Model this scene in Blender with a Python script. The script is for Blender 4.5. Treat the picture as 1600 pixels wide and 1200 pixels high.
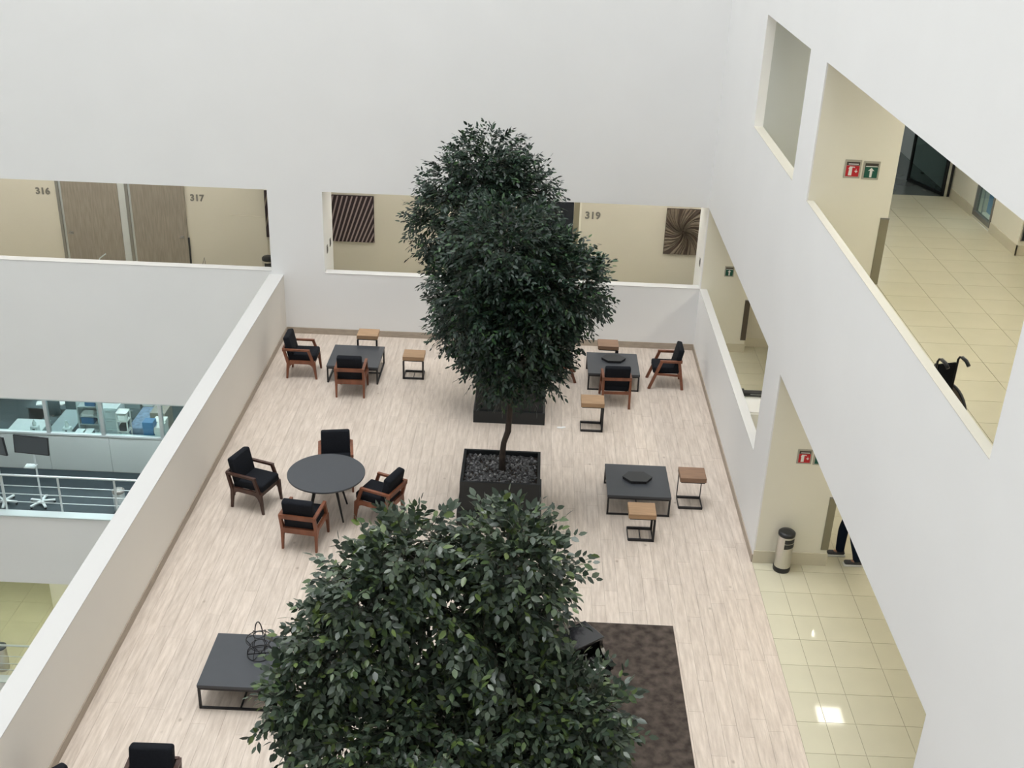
import bpy, bmesh, math, random
import numpy as np
from mathutils import Vector, Matrix
random.seed(7); np.random.seed(7)
PI = math.pi
for o in list(bpy.data.objects): bpy.data.objects.remove(o, do_unlink=True)
S = bpy.context.scene
COL = S.collection

# ---------------------------------------------------------------- camera, sky, exposure
CAM = Vector((-3.6337378, -23.0301515, 10.0588688))
RT = Vector((0.99896935, 0.03045579, 0.03365532))
UP = Vector((-0.04353038, 0.43277944, 0.90044826))
FW = Vector((-0.01285854, 0.90098524, -0.43365915))
FPX = 1774.373
cam = bpy.data.objects.new('camera', bpy.data.cameras.new('camera'))
COL.objects.link(cam)
m = Matrix((RT, UP, -FW)).transposed().to_4x4(); m.translation = CAM
cam.matrix_world = m
cam.data.sensor_width = 36.0
cam.data.lens = FPX / 1600 * 36.0
cam.data.clip_end = 200
S.camera = cam
W = bpy.data.worlds.new('overcast_sky'); S.world = W; W.use_nodes = True
bg = W.node_tree.nodes['Background']
bg.inputs[0].default_value = (0.95, 0.972, 0.985, 1); bg.inputs[1].default_value = 10.6
S.view_settings.view_transform = 'Standard'; S.view_settings.look = 'None'
S.view_settings.exposure = 0.0; S.view_settings.gamma = 1.0
S.view_settings.use_curve_mapping = False
SKX0, SKX1, SKY0, SKY1, SKZ = -15.0, -1.0, -17.0, -2.0, 34.0   # unseen roof opening, invented and sized to balance the daylight
pl = bpy.data.lights.new('skylight_portal', 'AREA'); pl.shape = 'RECTANGLE'; pl.size = SKX1-SKX0; pl.size_y = SKY1-SKY0; pl.cycles.is_portal = True
po = bpy.data.objects.new('skylight_portal', pl); COL.objects.link(po); po.location = ((SKX0+SKX1)/2, (SKY0+SKY1)/2, SKZ)
LAMP = 27.0          # strength of the corridor ceiling lights

def project(p):
    d = Vector(p) - CAM; z = d.dot(FW)
    return 800 + FPX*d.dot(RT)/z, 600 - FPX*d.dot(UP)/z, z

# ---------------------------------------------------------------- materials
def mat(name, col, rough=0.6, metal=0.0, spec=0.5, noise=0.0, nscale=8.0, stretch=(1,1,1), col2=None, bump=0.0, bscale=60.0, emit=0.0, coat=0.0):
    M = bpy.data.materials.new(name); M.use_nodes = True
    nt = M.node_tree; N = nt.nodes; L = nt.links; b = N['Principled BSDF']
    b.inputs['Roughness'].default_value = rough; b.inputs['Metallic'].default_value = metal
    b.inputs['Specular IOR Level'].default_value = spec
    b.inputs['Coat Weight'].default_value = coat
    c = (*col, 1); b.inputs['Base Color'].default_value = c
    if noise > 0 or col2:
        tc = N.new('ShaderNodeTexCoord'); mp = N.new('ShaderNodeMapping'); mp.inputs['Scale'].default_value = stretch
        L.new(tc.outputs['Object'], mp.inputs['Vector'])
        nz = N.new('ShaderNodeTexNoise'); nz.inputs['Scale'].default_value = nscale; nz.inputs['Detail'].default_value = 5
        L.new(mp.outputs[0], nz.inputs['Vector'])
        cr = N.new('ShaderNodeValToRGB')
        k = noise
        c2 = (*col2, 1) if col2 else tuple(min(1, x*(1+k)) for x in col) + (1,)
        c1 = c if col2 else tuple(x*(1-k) for x in col) + (1,)
        cr.color_ramp.elements[0].color = c1; cr.color_ramp.elements[0].position = .3
        cr.color_ramp.elements[1].color = c2; cr.color_ramp.elements[1].position = .7
        L.new(nz.outputs['Fac'], cr.inputs[0]); L.new(cr.outputs[0], b.inputs['Base Color'])
    if bump > 0:
        tc = N.new('ShaderNodeTexCoord'); nz = N.new('ShaderNodeTexNoise'); nz.inputs['Scale'].default_value = bscale
        bp = N.new('ShaderNodeBump'); bp.inputs['Strength'].default_value = bump; bp.inputs['Distance'].default_value = 0.01
        L.new(tc.outputs['Object'], nz.inputs['Vector']); L.new(nz.outputs['Fac'], bp.inputs['Height']); L.new(bp.outputs[0], b.inputs['Normal'])
    if emit > 0:
        b.inputs['Emission Color'].default_value = c; b.inputs['Emission Strength'].default_value = emit
    return M

def glass_mat(name, tint, fac=0.12):
    M = bpy.data.materials.new(name); M.use_nodes = True
    nt = M.node_tree; N = nt.nodes; L = nt.links
    for n in list(N): N.remove(n)
    out = N.new('ShaderNodeOutputMaterial'); mx = N.new('ShaderNodeMixShader'); t = N.new('ShaderNodeBsdfTransparent'); g = N.new('ShaderNodeBsdfGlossy')
    t.inputs[0].default_value = (*tint, 1); g.inputs['Roughness'].default_value = 0.03
    lw = N.new('ShaderNodeLayerWeight'); lw.inputs[0].default_value = .5
    pw = N.new('ShaderNodeMath'); pw.operation = 'POWER'; pw.inputs[1].default_value = 4; L.new(lw.outputs['Facing'], pw.inputs[0])
    f = N.new('ShaderNodeMath'); f.operation = 'MULTIPLY_ADD'; f.inputs[1].default_value = .5; f.inputs[2].default_value = .04; L.new(pw.outputs[0], f.inputs[0])
    L.new(f.outputs[0], mx.inputs[0]); L.new(t.outputs[0], mx.inputs[1]); L.new(g.outputs[0], mx.inputs[2]); L.new(mx.outputs[0], out.inputs[0])
    return M

def wood_floor_mat():
    M = bpy.data.materials.new('pale_plank_laminate'); M.use_nodes = True
    nt = M.node_tree; N = nt.nodes; L = nt.links; b = N['Principled BSDF']
    b.inputs['Roughness'].default_value = 0.42; b.inputs['Specular IOR Level'].default_value = 0.4
    geo = N.new('ShaderNodeNewGeometry')
    mp = N.new('ShaderNodeMapping'); mp.inputs['Scale'].default_value = (9, 0.9, 1); L.new(geo.outputs['Position'], mp.inputs[0])
    n1 = N.new('ShaderNodeTexNoise'); n1.inputs['Scale'].default_value = 2.2; n1.inputs['Detail'].default_value = 7; n1.inputs['Roughness'].default_value = .65
    L.new(mp.outputs[0], n1.inputs['Vector'])
    cr = N.new('ShaderNodeValToRGB'); e = cr.color_ramp.elements
    e[0].position = .3; e[0].color = (.52, .435, .365, 1); e[1].position = .68; e[1].color = (.74, .645, .56, 1)
    L.new(n1.outputs['Fac'], cr.inputs[0])
    # each plank its own tone: island random for the joined planks, object random for single ones
    oi = N.new('ShaderNodeObjectInfo'); ad = N.new('ShaderNodeMath'); ad.operation = 'ADD'
    L.new(oi.outputs['Random'], ad.inputs[0]); L.new(geo.outputs['Random Per Island'], ad.inputs[1])
    fr = N.new('ShaderNodeMath'); fr.operation = 'FRACT'; L.new(ad.outputs[0], fr.inputs[0])
    mr = N.new('ShaderNodeMapRange'); mr.inputs[3].default_value = .955; mr.inputs[4].default_value = 1.04; L.new(fr.outputs[0], mr.inputs[0])
    mu = N.new('ShaderNodeMix'); mu.data_type = 'RGBA'; mu.blend_type = 'MULTIPLY'; mu.inputs[0].default_value = 1
    L.new(cr.outputs[0], mu.inputs[6]); L.new(mr.outputs[0], mu.inputs[7])
    # knots
    vo = N.new('ShaderNodeTexVoronoi'); vo.inputs['Scale'].default_value = 1.9
    mp2 = N.new('ShaderNodeMapping'); mp2.inputs['Scale'].default_value = (1, .7, 1); L.new(geo.outputs['Position'], mp2.inputs[0]); L.new(mp2.outputs[0], vo.inputs['Vector'])
    kr = N.new('ShaderNodeValToRGB'); k = kr.color_ramp.elements; k[0].position = .015; k[0].color = (.66, .63, .60, 1); k[1].position = .06; k[1].color = (1, 1, 1, 1)
    L.new(vo.outputs['Distance'], kr.inputs[0])
    m2 = N.new('ShaderNodeMix'); m2.data_type = 'RGBA'; m2.blend_type = 'MULTIPLY'; m2.inputs[0].default_value = 1
    L.new(mu.outputs[2], m2.inputs[6]); L.new(kr.outputs[0], m2.inputs[7]); L.new(m2.outputs[2], b.inputs['Base Color'])
    return M

def leaf_mat(name, ramp, rough=0.45):
    M = bpy.data.materials.new(name); M.use_nodes = True
    nt = M.node_tree; N = nt.nodes; L = nt.links; b = N['Principled BSDF']
    b.inputs['Roughness'].default_value = rough; b.inputs['Specular IOR Level'].default_value = 0.45
    geo = N.new('ShaderNodeNewGeometry'); oi = N.new('ShaderNodeObjectInfo')
    ad = N.new('ShaderNodeMath'); ad.operation = 'ADD'; L.new(oi.outputs['Random'], ad.inputs[0]); L.new(geo.outputs['Random Per Island'], ad.inputs[1])
    fr = N.new('ShaderNodeMath'); fr.operation = 'FRACT'; L.new(ad.outputs[0], fr.inputs[0])
    cr = N.new('ShaderNodeValToRGB'); e = cr.color_ramp.elements
    e[0].position, e[0].color = ramp[0][0], (*ramp[0][1], 1); e[1].position, e[1].color = ramp[-1][0], (*ramp[-1][1], 1)
    for p, c in ramp[1:-1]:
        q = cr.color_ramp.elements.new(p); q.color = (*c, 1)
    L.new(fr.outputs[0], cr.inputs[0]); L.new(cr.outputs[0], b.inputs['Base Color'])
    return M

M = {}
M['white'] = mat('matte_white_paint', (.875, .875, .868), .75, spec=.25, noise=.012, nscale=.7, bump=.04, bscale=90)
M['cap'] = mat('darkened_white_capping', (.62, .615, .60), .6, spec=.3)  # white darkened in colour to offset strong light on level tops
M['capwarm'] = mat('darkened_cream_capping', (.56, .54, .47), .6, spec=.3)  # cream of the upper sills, darkened to offset strong light on them
M['shade'] = mat('bounce_damping_grey', (.64, .64, .63), .7)  # grey chosen to damp light bounced by the unseen roof and wall
M['parapet'] = mat('warm_white_paint', (.84, .805, .745), .7, spec=.3, noise=.012, nscale=.7, bump=.04, bscale=90)
M['cream'] = mat('cream_paint', (.83, .80, .69), .7, spec=.3, noise=.015, nscale=.7)
M['beige'] = mat('beige_paint', (.66, .62, .52), .7, spec=.3, noise=.02, nscale=.6)
M['greywall'] = mat('pale_grey_paint', (.56, .58, .56), .7, spec=.3)
M['panelgrey'] = mat('grey_laminate_panel', (.47, .52, .50), .5, noise=.02, nscale=1)
M['plank'] = wood_floor_mat()
M['slab'] = mat('floor_underlay', (.30, .26, .22), .8)
M['tile'] = mat('polished_cream_tile', (.61, .58, .445), .05, spec=.13, noise=.03, nscale=1.5)
M['grout'] = mat('tile_grout', (.36, .32, .22), .8)
M['tilebase'] = mat('cream_tile_skirting', (.66, .61, .48), .3, noise=.02, nscale=3)
M['carpet'] = mat('dark_blue_grey_floor', (.027, .042, .050), .55, noise=.12, nscale=6)
M['darkfloor'] = mat('dark_stone_floor', (.10, .11, .105), .25, noise=.06, nscale=3)
M['skirt'] = mat('taupe_wood_skirting', (.42, .355, .285), .55, noise=.1, nscale=6, stretch=(1, 1, 4))
M['door'] = mat('grey_oak_veneer', (.295, .258, .212), .55, noise=.16, nscale=5, stretch=(6, 6, .5))
M['alu'] = mat('satin_aluminium', (.55, .58, .58), .35, metal=.7)
M['alulight'] = mat('pale_aluminium', (.62, .68, .68), .4, metal=.3)
M['frame'] = mat('grey_metal_frame', (.27, .26, .24), .4, metal=.5)
M['steel'] = mat('brushed_steel', (.62, .60, .57), .3, metal=.9, noise=.06, nscale=20, stretch=(8, 8, .3))
M['chrome'] = mat('chrome', (.75, .76, .76), .12, metal=1.0)
M['black'] = mat('black_metal', (.010, .010, .012), .45)
M['blackpl'] = mat('black_plastic', (.014, .015, .018), .35)
M['fabric'] = mat('black_upholstery', (.0085, .010, .014), .85, spec=.2, noise=.2, nscale=40, bump=.2, bscale=300)
M['redwood'] = mat('reddish_brown_timber', (.205, .072, .036), .42, noise=.25, nscale=9, stretch=(1, 1, .2))
M['darkwood'] = mat('dark_brown_timber', (.060, .026, .018), .4, noise=.25, nscale=9, stretch=(1, 1, .2))
M['tabletop'] = mat('slate_grey_laminate', (.052, .057, .066), .45, noise=.03, nscale=5)
M['tray'] = mat('dark_slate_tray', (.026, .028, .031), .5)
M['oak'] = mat('oak_block', (.40, .25, .14), .5, noise=.14, nscale=7, stretch=(.6, 6, 6))
M['walnut'] = mat('brown_oak_block', (.27, .16, .10), .5, noise=.14, nscale=7, stretch=(.6, 6, 6))
M['planter'] = mat('charcoal_metal_planter', (.010, .0125, .0135), .5, noise=.06, nscale=3)
M['gravel'] = leaf_mat('dark_grey_gravel', [(0, (.035, .035, .038)), (.5, (.10, .10, .105)), (.9, (.20, .20, .205)), (1, (.38, .38, .38))], .7)
M['bark'] = mat('dark_bark', (.040, .028, .022), .85, noise=.4, nscale=25, stretch=(1, 1, .3), bump=.6, bscale=40)
M['twig'] = mat('green_brown_twig', (.075, .070, .045), .7)
M['leafdark'] = leaf_mat('dark_ficus_leaf', [(0, (.006, .015, .011)), (.45, (.011, .028, .018)), (.8, (.018, .042, .024)), (.93, (.024, .062, .022)), (1, (.040, .095, .024))])
M['leafnear'] = leaf_mat('grey_green_ficus_leaf', [(0, (.020, .034, .022)), (.4, (.042, .064, .042)), (.78, (.075, .102, .064)), (.9, (.070, .115, .040)), (1, (.12, .17, .040))], .34)
M['rug'] = mat('dark_brown_pile', (.042, .033, .028), .95, col2=(.118, .095, .080), nscale=8, stretch=(1, 1, 1), bump=.6, bscale=160, spec=.1)
M['piano'] = mat('black_lacquer', (.007, .007, .009), .12, coat=.6)
M['ivory'] = mat('ivory_keys', (.75, .74, .70), .3)
M['red'] = mat('sign_red', (.52, .012, .022), .45)
M['green'] = mat('sign_green', (.004, .085, .055), .45)
M['signgrey'] = mat('sign_backplate', (.42, .40, .33), .45)
M['signwhite'] = mat('sign_white', (.80, .80, .77), .5)
M['signdark'] = mat('sign_header', (.055, .045, .035), .5)
M['olive'] = mat('olive_grey_guard', (.25, .225, .155), .5)
M['brownguard'] = mat('brown_guard', (.085, .066, .050), .5)
M['number'] = mat('grey_numerals', (.19, .18, .155), .5)
M['maroon'] = mat('dark_maroon_board', (.024, .011, .014), .6)
M['pinkslat'] = mat('pale_mauve_slat', (.34, .27, .26), .6)
M['rib1'] = mat('taupe_wood_rib', (.205, .165, .120), .55, noise=.15, nscale=9)
M['rib2'] = mat('brown_wood_rib', (.085, .060, .044), .55, noise=.15, nscale=9)
M['blueblack'] = mat('dark_navy_surface', (.006, .010, .017), .4)
M['navy'] = mat('navy_cloth', (.006, .012, .026), .9, spec=.15)
M['shirt'] = mat('grey_blue_shirt', (.10, .14, .20), .85)
M['skin'] = mat('skin', (.36, .19, .12), .55)
M['hair'] = mat('dark_hair', (.015, .010, .008), .6)
M['shoe'] = mat('dark_shoe', (.03, .03, .035), .6)
M['sole'] = mat('white_sole', (.75, .75, .72), .6)
M['wheelc'] = mat('grey_brown_wheel_disc', (.17, .135, .10), .5)
M['paper'] = mat('white_paper', (.80, .80, .79), .7)
M['deskwhite'] = mat('pale_desk_laminate', (.58, .64, .64), .45)
M['deskgrey'] = mat('blue_grey_desk', (.30, .36, .37), .5)
M['slate'] = mat('slate_office_surface', (.085, .115, .125), .5)
M['blue'] = mat('blue_plastic', (.045, .17, .34), .45)
M['bluecloth'] = mat('blue_grey_sheet', (.18, .25, .35), .8, noise=.3, nscale=9)
M['tan'] = mat('tan_cabinet', (.27, .24, .205), .6)
M['screen'] = mat('grey_screen', (.075, .090, .105), .3)
M['bluepane'] = mat('light_blue_room_wall', (.22, .40, .55), .5)
M['glass'] = glass_mat('clear_glass', (.86, .93, .92))
M['darkglass'] = glass_mat('grey_glass', (.55, .62, .60))
M['lamp'] = mat('lit_diffuser', (1.0, .94, .80), .5, emit=LAMP*1.5)
M['fillgreen'] = mat('green_fill_diffuser', (.93, 1.0, .70), .5, emit=LAMP*1.1)
M['fillback'] = mat('warm_fill_diffuser', (1.0, .96, .88), .5, emit=LAMP*1.0)
M['fillcool'] = mat('cool_fill_diffuser', (.88, .97, 1.0), .5, emit=LAMP*1.6)

# ---------------------------------------------------------------- mesh helpers
class MB:
    def __init__(s): s.v = []; s.f = []; s.smooth = []
    def add(s, v, f, sm=False):
        o = len(s.v); s.v += [tuple(x) for x in v]; s.f += [tuple(i+o for i in q) for q in f]; s.smooth += [sm]*len(f); return s
    def box(s, x0, x1, y0, y1, z0, z1, Mx=None):
        v = [(x, y, z) for z in (z0, z1) for y in (y0, y1) for x in (x0, x1)]
        if Mx: v = [Mx @ Vector(p) for p in v]
        return s.add(v, [(0, 2, 3, 1), (4, 5, 7, 6), (0, 1, 5, 4), (2, 6, 7, 3), (0, 4, 6, 2), (1, 3, 7, 5)])
    def rbox(s, x0, x1, y0, y1, z0, z1, r=.02, seg=2, Mx=None):
        bm = bmesh.new(); bmesh.ops.create_cube(bm, size=1)
        for q in bm.verts: q.co = Vector(((x0+x1)/2+q.co.x*(x1-x0), (y0+y1)/2+q.co.y*(y1-y0), (z0+z1)/2+q.co.z*(z1-z0)))
        bmesh.ops.bevel(bm, geom=bm.edges[:], offset=r, segments=seg, profile=.5, affect='EDGES')
        if Mx: bmesh.ops.transform(bm, matrix=Mx, verts=bm.verts[:])
        bm.verts.index_update()
        s.add([q.co[:] for q in bm.verts], [[w.index for w in f.verts] for f in bm.faces], seg > 1); bm.free(); return s
    def cyl(s, a, b, ra, rb=None, n=12, cap=True, sm=True):
        a = Vector(a); b = Vector(b); rb = ra if rb is None else rb
        d = (b-a).normalized(); u = d.orthogonal().normalized(); w = d.cross(u)
        v = []
        for c, r in ((a, ra), (b, rb)):
            for i in range(n):
                t = 2*PI*i/n; v.append(c+u*math.cos(t)*r+w*math.sin(t)*r)
        f = [(i, (i+1) % n, n+(i+1) % n, n+i) for i in range(n)]
        s.add(v, f, sm)
        if cap: s.add(v, [tuple(range(n-1, -1, -1)), tuple(range(n, 2*n))])
        return s
    def bar(s, a, b, w, h=None, up=(0, 0, 1)):
        a = Vector(a); b = Vector(b); h = w if h is None else h
        d = (b-a).normalized(); up = Vector(up)
        if abs(d.dot(up)) > .95: up = Vector((0, 1, 0)) if abs(d.y) < .9 else Vector((1, 0, 0))
        x = d.cross(up).normalized(); y = x.cross(d)
        v = [c+x*i*w/2+y*j*h/2 for c in (a, b) for i, j in ((-1, -1), (1, -1), (1, 1), (-1, 1))]
        return s.add(v, [(0, 1, 2, 3), (7, 6, 5, 4), (0, 4, 5, 1), (1, 5, 6, 2), (2, 6, 7, 3), (3, 7, 4, 0)])
    def taper(s, a, b, wa, ha, wb, hb):
        a = Vector(a); b = Vector(b)
        v = [(c.x+i*w/2, c.y+j*h/2, c.z) for c, w, h in ((a, wa, ha), (b, wb, hb)) for i, j in ((-1, -1), (1, -1), (1, 1), (-1, 1))]
        return s.add(v, [(3, 2, 1, 0), (4, 5, 6, 7), (0, 1, 5, 4), (1, 2, 6, 5), (2, 3, 7, 6), (3, 0, 4, 7)])
    def tube(s, pts, r, n=8, closed=False, sm=True):
        P = [Vector(p) for p in pts]; k = len(P); R = r if isinstance(r, (list, tuple)) else [r]*k
        v = []; u = None
        for i, p in enumerate(P):
            if closed: d = P[(i+1) % k]-P[i-1]
            else: d = P[min(i+1, k-1)]-P[max(i-1, 0)]
            d.normalize()
            u = d.orthogonal() if u is None else u-d*u.dot(d)
            u.normalize(); w = d.cross(u)
            for j in range(n):
                t = 2*PI*j/n; v.append(p+(u*math.cos(t)+w*math.sin(t))*R[i])
        f = []
        for i in range(k if closed else k-1):
            a, b = i*n, ((i+1) % k)*n
            f += [(a+j, a+(j+1) % n, b+(j+1) % n, b+j) for j in range(n)]
        if not closed: f += [tuple(range(n-1, -1, -1)), tuple(range((k-1)*n, k*n))]
        return s.add(v, f, sm)
    def prism(s, poly, axis, a, b, sm=False):
        # poly: 2D points; axis 'x','y','z' = extrusion axis
        def P(p, t): return {'x': (t, p[0], p[1]), 'y': (p[0], t, p[1]), 'z': (p[0], p[1], t)}[axis]
        n = len(poly); ar = sum(poly[i][0]*poly[(i+1) % n][1]-poly[(i+1) % n][0]*poly[i][1] for i in range(n))
        if (ar < 0) != (axis == 'y'): poly = poly[::-1]
        v = [P(p, a) for p in poly]+[P(p, b) for p in poly]
        f = [tuple(range(n-1, -1, -1)), tuple(range(n, 2*n))]+[(i, (i+1) % n, n+(i+1) % n, n+i) for i in range(n)]
        return s.add(v, f, sm)
    def lathe(s, prof, n=24, c=(0, 0, 0)):
        v = [(c[0]+r*math.cos(2*PI*j/n), c[1]+r*math.sin(2*PI*j/n), c[2]+z) for r, z in prof for j in range(n)]
        f = [(i*n+j, i*n+(j+1) % n, (i+1)*n+(j+1) % n, (i+1)*n+j) for i in range(len(prof)-1) for j in range(n)]
        k = len(prof)
        s.add(v, f, True)
        return s.add(v, [tuple(range(n-1, -1, -1)), tuple(range((k-1)*n, k*n))])
    def mesh(s, name, mt):
        me = bpy.data.meshes.new(name); me.from_pydata(s.v, [], s.f); me.materials.append(mt)
        me.polygons.foreach_set('use_smooth', s.smooth); me.update(); return me
    def obj(s, name, mt, parent=None, label=None):
        o = bpy.data.objects.new(name, s.mesh(name, mt)); COL.objects.link(o)
        if parent: o.parent = parent
        if label: o['label'] = label
        return o

def tag(o, label, cat, group=None, kind=None):
    o['label'] = label; o['category'] = cat
    if group: o['group'] = group
    if kind: o['kind'] = kind
    return o
def thing(name, label, cat, loc=(0, 0, 0), rz=0, group=None):
    o = bpy.data.objects.new(name, None); COL.objects.link(o); o.empty_display_size = .1
    o.location = loc; o.rotation_euler = (0, 0, rz); return tag(o, label, cat, group)
def struct(name, mb, mt, label, cat): return tag(mb.obj(name, mt), label, cat, kind='structure')
def sempty(name, label, cat, loc=(0, 0, 0)): 
    o = thing(name, label, cat, loc); o['kind'] = 'structure'; return o
def copy_tree(o, parent=None):
    c = o.copy(); COL.objects.link(c); c.parent = parent
    for ch in list(o.children): copy_tree(ch, c)
    return c
def piece(name, me, parent, loc=(0, 0, 0)):
    o = bpy.data.objects.new(name, me); COL.objects.link(o); o.parent = parent; o.location = loc; return o

# ================================================================ THE SETTING
X_IN, X_OUT = -8.993, -9.295       # terrace parapet faces
SILL, LINT, PAR = 1.43, 3.24, 1.3525
H2 = 4.381                          # upper corridor floor
F0, FM = -5.176, -10.352            # floors of the lower galleries
TOP = 34.0
XL = -24.0
# ---- back wall: atrium facade at y 0..0.22
b = MB()
b.box(XL, 1.1, 0, .22, LINT, TOP)
b.box(XL, -9.25, 0, .22, F0+3.24, SILL)
b.box(-8.09, 0, 0, .22, -.4, SILL)
b.box(-9.25, -8.09, 0, 1.05, F0+3.24, LINT)          # pier between the two openings
b.box(XL, -9.25, 0, .22, FM+3.24, F0+.02)
b.box(XL, -9.25, 0, .22, -16, FM+.02)
struct('wall_back', b, M['white'], 'tall white back wall of the atrium pierced by long openings', 'wall')
# ---- right wall x 0..0.15
b = MB(); T = .15; Y1, Y2, Y3, Y4, YE = -3.818, -7.167, -8.15, -15.186, -29.0
b.box(0, T, Y2, 0, H2+LINT, TOP)
b.box(0, T, YE, Y3, H2+LINT, TOP)
b.box(0, T, Y2, 0, -.4, SILL)                        # low parapet, first bay
b.box(0, T, Y2, 0, LINT, H2+SILL)
b.box(0, .10, YE, Y3, H2, H2+SILL); b.box(0, T, YE, Y3, LINT, H2)
b.box(0, T, YE, Y4, -.4, LINT)
b.box(0, T, YE, Y4, H2+SILL, H2+LINT)
b.box(0, T, Y1, 0, H2+SILL, H2+LINT)
b.box(0, 1.12, Y3, Y2, -.4, TOP)                     # square pier between bays (both floors)
b.box(0, 1.10, .0, 1.05, -.4, LINT+.4)               # corner pier
struct('wall_right', b, M['white'], 'white atrium wall beside the terrace with stacked slanting openings', 'wall')
b = MB()
b.box(XL-.3, SKX0, -29.3, .22, TOP, TOP+.4); b.box(SKX1, 1.2, -29.3, .22, TOP, TOP+.4); b.box(SKX0, SKX1, -29.3, SKY0, TOP, TOP+.4); b.box(SKX0, SKX1, SKY1, .22, TOP, TOP+.4)  # unseen roof added to hold daylight off the upper walls
struct('ceiling', b, M['shade'], 'added unseen grey roof whose opening shapes the daylight', 'ceiling')
struct('wall_front', MB().box(XL, T, -29.3, -29.0, -16, TOP), M['shade'], 'unseen atrium wall behind the viewpoint, greyed to damp bounced light', 'wall')  # added to close the hall, greyed to cut bounce onto the walls
struct('wall_terrace_side', MB().box(X_OUT+.02, X_OUT+.3, -29.0, .22, -16, -.6).box(X_OUT, 0, -29.0, -20.0, -.6, -.1), M['white'], 'unseen white wall below the terrace parapet, added against stray light', 'wall')  # added to stop sky light leaking in under the terrace
struct('wall_void', MB().box(XL-.3, XL, -29.3, .22, -16, TOP), M['white'], 'unseen white wall across the open void, added to bounce light', 'wall')  # added unseen wall, kept white to bounce light onto the terrace side
struct('floor', MB().box(XL, X_OUT, -29, 0, -16.3, -16), M['tile'], 'floor at the bottom of the open void', 'floor')
# cream corridor faces of the piers (thin coats of paint board proud of the wall by 4 mm)
b = MB()
b.box(.02, 1.124, Y3-.004, Y3, .0, LINT)
b.box(.02, 1.124, Y3-.004, Y3, H2, H2+LINT)
b.box(1.12, 1.124, Y3, Y2, 0, LINT); b.box(1.12, 1.124, Y3, Y2, H2, H2+LINT)
b.box(.02, 1.104, -.004, 0, .0, LINT); b.box(1.10, 1.104, 0, 1.05, 0, LINT)
struct('wall_pier', b, M['cream'], 'cream painted corridor faces of the square piers with the safety signs', 'wall')
struct('wall_upper_block', MB().box(.15, 2.1, Y1, Y1+.3, H2, H2+3.6), M['greywall'], 'pale grey blank wall filling the small upper opening', 'wall')
# ---- parapet at the open side
struct('wall_left', MB().box(X_OUT, X_IN, -20.0, 0, -.6, PAR), M['parapet'], 'low warm white parapet along the open side of the terrace', 'wall')
struct('trim_1', MB().box(X_OUT-.004, X_IN+.004, -20.0, -.002, PAR, PAR+.012), M['cap'], 'white capping of the low parapet, coloured darker to offset bright overhead light', 'trim')
struct('baseboard_left', MB().box(X_IN, X_IN+.018, -20.0, 0, 0, .135), M['skirt'], 'taupe wooden skirting at the foot of the low parapet', 'baseboard')
struct('baseboard_back', MB().box(X_IN+.018, -.018, -.018, 0, 0, .14), M['skirt'], 'taupe wooden skirting at the foot of the white back wall', 'baseboard')
struct('baseboard_right', MB().box(-.018, 0, Y3, 0, 0, .135), M['skirt'], 'taupe wooden skirting along the white wall by the corridor', 'baseboard')
struct('trim_7', MB().box(-8.09, -.002, -.004, .224, SILL, SILL+.012).box(XL, -9.25, -.004, .224, SILL, SILL+.012), M['cap'], 'added sill slabs of the long back openings, darkened to offset bright light', 'trim')  # slabs laid on the sills to carry the darkened top colour
struct('trim_8', MB().box(-.004, T+.004, Y2, -.006, SILL, SILL+.012), M['cap'], 'added sill slab of the first corridor bay, darkened to offset bright light', 'trim')
struct('trim_9', MB().box(-.003, T+.003, Y2, Y1, H2+SILL, H2+SILL+.004).box(-.003, .10, Y4, Y3, H2+SILL, H2+SILL+.004), M['capwarm'], 'added cream sill slabs of the upper slanting openings, darkened to offset bright light', 'trim')
# ---- terrace floor with planks
floor = struct('floor', MB().box(X_OUT+.01, .0, -20.0, 0, -.4, -.014), M['slab'], 'pale wood plank floor of the terrace', 'floor')
PW, PL = .195, 1.38
cells = []
nx = int(round(-X_IN/PW)); pw = -X_IN/nx
rr = random.Random(3)
for i in range(nx):
    y = 0.0; first = rr.uniform(.25, 1.0)*PL
    while y > -19.9:
        y2 = max(y-(first if y == 0.0 else PL), -20.0)
        cells.append((X_IN+i*pw, X_IN+(i+1)*pw, y2, y)); y = y2
def vis(c):
    cx, cy = (c[0]+c[1])/2, (c[2]+c[3])/2
    u, v, z = project((cx, cy, 0))
    return (0 < u < 1600 and -50 < v < 1230) and not (-4.4 < cx < -1.6 and cy < -9.9), z
seen = sorted([c for c in cells if vis(c)[0]], key=lambda c: vis(c)[1])
single = set(seen[:300]); cache = {}
g = .0011
for c in cells:
    if c in single:
        k = (round(c[1]-c[0], 4), round(c[3]-c[2], 4))
        if k not in cache:
            cache[k] = MB().box(-k[0]/2+g, k[0]/2-g, -k[1]/2+g, k[1]/2-g, -.014, 0).mesh('plank', M['plank'])
        piece('plank', cache[k], floor, ((c[0]+c[1])/2, (c[2]+c[3])/2, 0))
b = MB()
for c in cells:
    if c not in single: b.box(c[0]+g, c[1]-g, c[2]+g, c[3]-g, -.014, 0)
o = b.obj('planks', M['plank'], floor); o['kind'] = 'stuff'

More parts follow.
